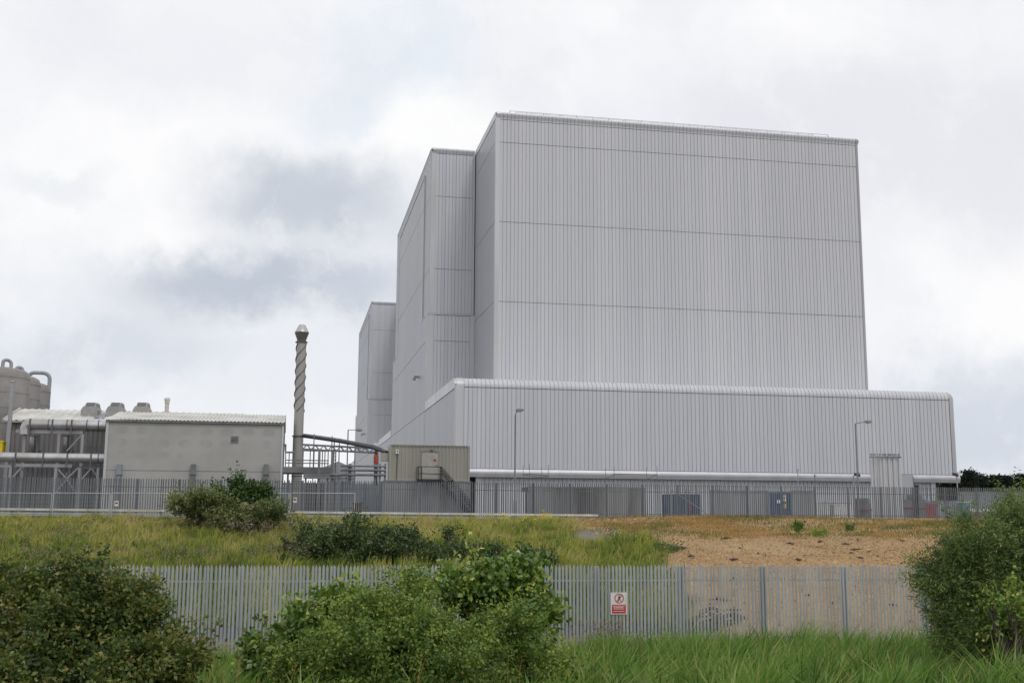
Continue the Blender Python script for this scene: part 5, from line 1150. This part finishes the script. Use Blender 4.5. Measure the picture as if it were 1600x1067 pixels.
# driftwood scraps lying on the shingle
for i, (px, py, Y, L_) in enumerate(((1135, 843, 63, 1.1), (1147, 876, 58, .9), (1236, 851, 61, 1.0), (1282, 848, 61, .6), (1337, 861, 60, 1.3), (1322, 852, 61, .9), (1345, 874, 58, .6), (1068, 858, 60, .9), (1080, 871, 58.5, .7), (1248, 876, 58, .7), (1410, 847, 61, .6), (1215, 905, 52, .5), (1262, 932, 48, .5), (1395, 948, 46, .7), (1300, 945, 47, .4), (1130, 940, 46, 2.2), (1150, 955, 45, 1.6))):
    d = ray(px, py); Yq = Y
    for _ in range(30):
        X = d.x*Yq/d.y; zq = EYE+d.z*Yq/d.y; g = gz(X, Yq); Yq += (zq-g)*6
    X = d.x*Yq/d.y; g = gz(X, Yq); L_ *= 0.55; w = MB(); an = random.uniform(-.5, .5); q = [(X+math.cos(an)*L_*t_*.5, Yq+math.sin(an)*L_*t_*.5, g+0.05+random.uniform(0, .07)) for t_ in (-1, -.4, .3, 1)]
    w.tube(q, [.02, .05, .045, .015], 7)
    w.tube([q[1], (q[1][0]+.1*L_, q[1][1]+.12*L_, g+.16), (q[1][0]+.25*L_, q[1][1]+.2*L_, g+.1)], [.035, .025, .01], 6)
    tag(w.build('driftwood', M['wood'], None, rot=0, loc=(X, Yq, g)), 'dark scrap of driftwood lying on the shingle bank', 'driftwood', 'dark driftwood scraps on the shingle bank')
# brush heap in the ditch and dark weed clumps behind the near fence
c_ = atY(1132, 975, 45.5); w = MB(); g = gz(c_[0], c_[1])
for i in range(34):
    a_ = random.uniform(0, 6.28); l_ = random.uniform(.5, 1.7); x0, y0 = c_[0]+random.gauss(0, .75), c_[1]+random.gauss(0, .4); h0 = max(.05, random.uniform(.05, .8)*(1-abs(x0-c_[0]+.3)/1.9))
    w.tube([(x0-math.cos(a_)*l_/2, y0-math.sin(a_)*l_/2, g+h0*.5), (x0, y0, g+h0), (x0+math.cos(a_)*l_/2, y0+math.sin(a_)*l_/2, g+h0*random.uniform(.2, .9))], [.03, .05, .015], 5)
tag(w.build('brush_pile', M['wood'], None, rot=0, loc=(c_[0], c_[1], g)), 'dark heap of dead branches at the end of the ditch behind the near fence', 'brush pile')
# meadow grass (stuff)
def scatter(n, x0, x1, y0, y1): return rng.uniform(x0, x1, n), rng.uniform(y0, y1, n)
def tufted(nt_, per, x0, x1, y0, y1, rad, nfill):
    tx, ty = scatter(nt_, x0, x1, y0, y1); k = np.repeat(np.arange(nt_), per); a_ = rng.uniform(0, 6.28, len(k)); q = rad*np.sqrt(rng.random(len(k)))*rng.uniform(.5, 1.6, nt_)[k]
    X = np.r_[tx[k]+q*np.cos(a_), rng.uniform(x0, x1, nfill)]; Y = np.r_[ty[k]+q*np.sin(a_), rng.uniform(y0, y1, nfill)]
    th = np.r_[rng.normal(1, .28, nt_)[k], np.full(nfill, .62)]; tt = np.r_[rng.normal(0, .15, nt_)[k], rng.normal(-.06, .12, nfill)]; wind = rng.normal(0, .16, nt_)
    fx = np.r_[np.cos(a_)*q*1.3+wind[k], np.zeros(nfill)]; fy = np.r_[np.sin(a_)*q*1.3, np.zeros(nfill)]
    return X, Y, np.clip(th, .35, 1.7), tt, fx, fy
X, Y, th, tt, fx, fy = tufted(8000, 13, -42, 10, 44.5, 79.3, .17, 70000)
r = X/Y; w_ = Y-0.17*X
keep = (np.abs(r) < 0.52) & (rng.random(len(X)) > shingle_mask(X, Y)*1.0) & (r < .17)
gpd = ((X-gp[0])/2.3)**2 + ((Y-gp[1])/2.8)**2 > 1
keep &= gpd & (Y < 78.5+0.196*X) & (Y > 46.5+.1*X)
X, Y, th, tt, fx, fy = [q_[keep] for q_ in (X, Y, th, tt, fx, fy)]; n = len(X); Z = ground_z(X, Y)
pt = lump(X, Y, 7.0); pt2 = lump(X, Y, 2.0); pt3 = lump(X+50, Y*1.7+20, 3.2)
tuft = np.clip(lump(X+9, Y+3, 1.1), 0, 2)
H = np.clip(0.50 + 0.16*pt + 0.13*pt2 + .16*tuft + rng.normal(0, .15, n), .12, 1.35)*th*np.interp(Y-0.19*X, [60, 72, 77, 80], [1, .85, .55, .4])
ti = np.clip(0.42 + 0.22*lump(X, Y, 5.0) + 0.20*pt3 + .12*pt2 - .10*tuft + tt + rng.normal(0, .10, n) + np.interp(Y-.19*X, [55, 66, 76], [-.14, 0.02, .26]), 0, 1)
ln = np.stack([rng.normal(.07, .10, n)+fx, rng.normal(0, .09, n)+fy, np.zeros(n)], 1)
tag(blades('meadow_grass', np.stack([X, Y, Z-.02], 1), H, rng.uniform(.010, .026, n), ln, M['meadow'], None, ti), 'tall yellow green meadow grass', None, None, 'stuff')
# thistle heads above the grass, left part of the meadow
n = 1500; cx = rng.choice([(-22, 55), (-15, 56), (-18, 58), (-12, 58), (-14, 66), (-17, 68), (-24, 62), (-12.5, 64), (-27, 58)], n); 
X = cx[:, 0]+rng.normal(0, 1.4, n); Y = cx[:, 1]+rng.normal(0, 1.2, n); Z = ground_z(X, Y)+rng.uniform(.55, 1.15, n)
kk = np.repeat(np.arange(n), 4); P = np.stack([X, Y, Z], 1)[kk]+rng.normal(0, .03, (n*4, 3)); D = rng.normal(0, .5, (n*4, 3)); D[:, 2] += .8
tag(leaf_mesh('thistle_heads', P, D, rng.uniform(.04, .09, n*4), rng.uniform(.016, .03, n*4), M['thistle'], None, rng.random(n*4)), 'pinkish brown thistle seed heads in the meadow', None, None, 'stuff')
# shingle stones and dark flints strewn over the bank (stuff)
X, Y = scatter(42000, 3, 30, 37, 82); keep = (rng.random(len(X)) < shingle_mask(X, Y)) & (np.abs(X/Y) < .5) & (Y-.196*X < 79)
X, Y = X[keep], Y[keep]; n = len(X); Z = ground_z(X, Y); sz_ = np.where(rng.random(n) < .03, rng.uniform(.07, .16, n), rng.uniform(.025, .065, n)); an = rng.uniform(0, 6.28, n)
oct_ = np.array([[1, 0, 0], [0, .75, 0], [-1, 0, 0], [0, -.75, 0], [.1, .1, .6], [0, 0, -.4]]); fc = np.array([[0, 1, 4], [1, 2, 4], [2, 3, 4], [3, 0, 4]])
V = oct_[None]*sz_[:, None, None]*rng.uniform(.8, 1.2, (n, 6, 1)); ca, sa = np.cos(an)[:, None], np.sin(an)[:, None]
V = np.stack([V[..., 0]*ca-V[..., 1]*sa+X[:, None], V[..., 0]*sa+V[..., 1]*ca+Y[:, None], V[..., 2]+Z[:, None]+.005], -1).reshape(-1, 3)
ti = np.clip(rng.beta(2.2, 1.6, n), 0, 1); dk = rng.random(n) < .06; ti[dk] = rng.uniform(0, .12, dk.sum())
tag(raw('shingle_stones', V, (np.arange(n)[:, None]*6+fc.ravel()[None]).ravel(), np.arange(n*4)*3, np.full(n*4, 3), M['stone'], None, np.repeat(ti, 6)), 'tan shingle stones and dark flints on the bank', None, None, 'stuff')
# dry grass tufts on the shingle crest
X, Y = scatter(170000, 2, 42, 60, 84)
tm = (sstep(Y-.196*X, 63.5, 66)*(0.22+.78*sstep(lump(X, Y, 9.0), -0.2, 0.4)) + .02)*shingle_mask(X, Y)
keep = (rng.random(len(X)) < tm*.6) & (Y-.196*X < 81)
X, Y = X[keep], Y[keep]; n = len(X)
ti = np.clip(.40+.40*lump(X, Y, 4.0)+rng.normal(0, .15, n), 0, 1)
tag(blades('dry_grass', np.stack([X, Y, ground_z(X, Y)-.01], 1), rng.uniform(.06, .26, n), rng.uniform(.014, .034, n), np.stack([rng.normal(.03, .08, n), rng.normal(0, .08, n), np.zeros(n)], 1), M['drygrass'], None, ti), 'short dry grass on the shingle crest', None, None, 'stuff')
# dry strip along the far fence base
# lush foreground grass and reeds
X, Y, th, tt, fx, fy = tufted(5600, 20, -17, 22, 17.5, 38.2, .14, 46000)
r = X/Y; keep = (r > -.56) & (r < .66) & (Y-.1365*X < 35.0)
X, Y, th, tt, fx, fy = [q_[keep] for q_ in (X, Y, th, tt, fx, fy)]; n = len(X); Z = ground_z(X, Y); r = X/Y
right = sstep(r, .0, .10); tall = np.interp(Y, [18, 30, 33.5, 36], [.75, .85, .75, .45])
tuft = np.clip(lump(X+3, Y+7, .9), -1, 2); t2 = lump(X-5, Y*1.5, 1.9)
H = np.clip((0.46+.46*right)*tall + .10*lump(X, Y, 3.0) + .12*tuft*(.5+.5*right) + rng.normal(0, .12, n), .12, 1.5)*th
ti = np.clip(.40 + .10*lump(X, Y, 2.5) + .13*t2 + .06*tuft + tt*1.1 + rng.normal(0, .13, n) + .08*(1-right), 0, .92); st = rng.random(n) < .02; ti[st] = rng.uniform(.93, 1, st.sum())
cl_ = np.sin(t2*3+X*1.3)
ln = np.stack([rng.normal(.14, .16, n)+.08*cl_+fx*1.7, rng.normal(-.05, .15, n)+fy*1.7, np.zeros(n)], 1)*np.clip(H, .3, 1.2)[:, None]
tag(blades('foreground_grass', np.stack([X, Y, Z-.02], 1), H, rng.uniform(.006, .026, n), ln, M['reed'], None, ti, 1.0), 'lush green grass and reeds in front of the near fence', None, None, 'stuff')
n = 80; X = rng.normal(-6.8, 1.3, n); Y = rng.uniform(29, 33, n); Z = ground_z(X, Y)+rng.uniform(.5, 1.0, n)
X2 = rng.normal(2.6, .5, 130); Y2 = rng.uniform(29, 32, 130); X = np.r_[X, X2]; Y = np.r_[Y, Y2]; Z = np.r_[Z, ground_z(X2, Y2)+rng.uniform(.7, 1.15, 130)]; n = len(X)
kk = np.repeat(np.arange(n), 5); P = np.stack([X, Y, Z], 1)[kk]+rng.normal(0, .035, (n*5, 3)); D = rng.normal(0, .5, (n*5, 3)); D[:, 2] += .8
tag(leaf_mesh('grass_seed_heads', P, D, rng.uniform(.03, .07, n*5), rng.uniform(.01, .018, n*5), M['thistle'], None, rng.random(n*5)), 'brown seed heads among the foreground grass', None, None, 'stuff')
X, Y = scatter(900, -14, 16, 19, 34.5); keep = np.abs(X/Y) < .5; X, Y = X[keep], Y[keep]; n = len(X)
tag(blades('dead_stalks', np.stack([X, Y, ground_z(X, Y)], 1), rng.uniform(.6, 1.35, n), np.full(n, .006), np.stack([rng.normal(.1, .15, n), rng.normal(0, .1, n), np.zeros(n)], 1), M['drygrass'], None, rng.uniform(.5, 1, n)), 'pale dead grass stalks standing in the foreground grass', None, None, 'stuff')
# ------------------------------------------------------------------ pines beyond the site
for i, (px, pyt, Y, wd) in enumerate(((1478, 752, 300, 20), (1497, 747, 290, 14), (1513.5, 738, 280, 15), (1527, 742, 290, 15), (1541, 747, 300, 14), (1556, 744.5, 290, 12), (1573, 745.5, 285, 17), (1596, 743.5, 280, 18), (1618, 748, 285, 20), (1640, 742, 280, 20), (1524, 759, 320, 24), (1552, 760.5, 320, 26), (1588, 759, 320, 28), (1462, 759, 320, 22))):
    X, _, zt = atY(px, pyt, Y); zt += 0.0
    T = thing('pine_tree', (X, Y, 0), ['low pine mostly hidden behind the annexe corner', 'dark pine close to the annexe corner', 'tallest and most pointed pine of the dark row at right', 'rounded pine just right of the pointed one', 'pine at the left side of the gap in the row', 'pine with a thin top at the right side of the gap', 'broad pine between the thin topped pine and the right edge', 'pine at the right edge of the photo', 'pine outside the right edge, beyond the feathery bush', 'farthest right pine outside the photo', 'low pine behind the pointed pine', 'low pine filling the gap in the row', 'low pine behind the broad pine near the right edge', 'low pine hidden behind the annexe'][i], 'tree', 'dark pines beyond the yard', 0)
    s = Y/F_PX; w0 = wd*s*0.52; nc = 150; f = rng.uniform(0, 1, nc)**.85; f = np.round(f*9+rng.normal(0, .25, nc))/9; f = np.clip(f, 0, 1); zc_ = zt*(.10+.88*f)
    spread = w0*np.interp(f, [0, .3, .7, .9, 1], [.9, 1.15, .8, .45, .05]) if i not in (1, 2, 5, 6) else w0*np.interp(f, [0, .4, .7, .9, 1], [1.2, 1.0, .5, .25, .03])
    a_ = rng.uniform(0, 6.28, nc); rr = spread*np.sqrt(rng.uniform(.1, 1, nc)); C = np.stack([X+rr*np.cos(a_), Y+rr*np.sin(a_), zc_], 1)
    kk = np.repeat(np.arange(nc), 34); P = C[kk]+rng.normal(0, .75, (len(kk), 3))*np.array([1.1, 1.1, .42]); D = rng.normal(0, 1, (len(kk), 3)); D[:, 2] += .3
    leaf_mesh('crown', P, D, rng.uniform(.4, .8, len(kk)), rng.uniform(.12, .22, len(kk)), M['pine'], T, np.clip(rng.random(nc)[kk]*.8+rng.normal(0, .1, len(kk)), 0, 1))
    q = MB(); q.tube([(X, Y, -.3), (X+.1, Y, zt*.5), (X, Y, zt*.97)], [.28, .18, .04], 7)
    for j in range(6):
        z = zt*(.3+.1*j); an = random.uniform(0, 6.28); q.tube([(X, Y, z), (X+math.cos(an)*w0*.7, Y+math.sin(an)*w0*.7, z+.5)], [.07, .02], 5)
    q.build('trunk', M['bark'], T)

for o in bpy.data.objects:
    for k in ('_base', '_part'):
        if k in o.keys(): del o[k]
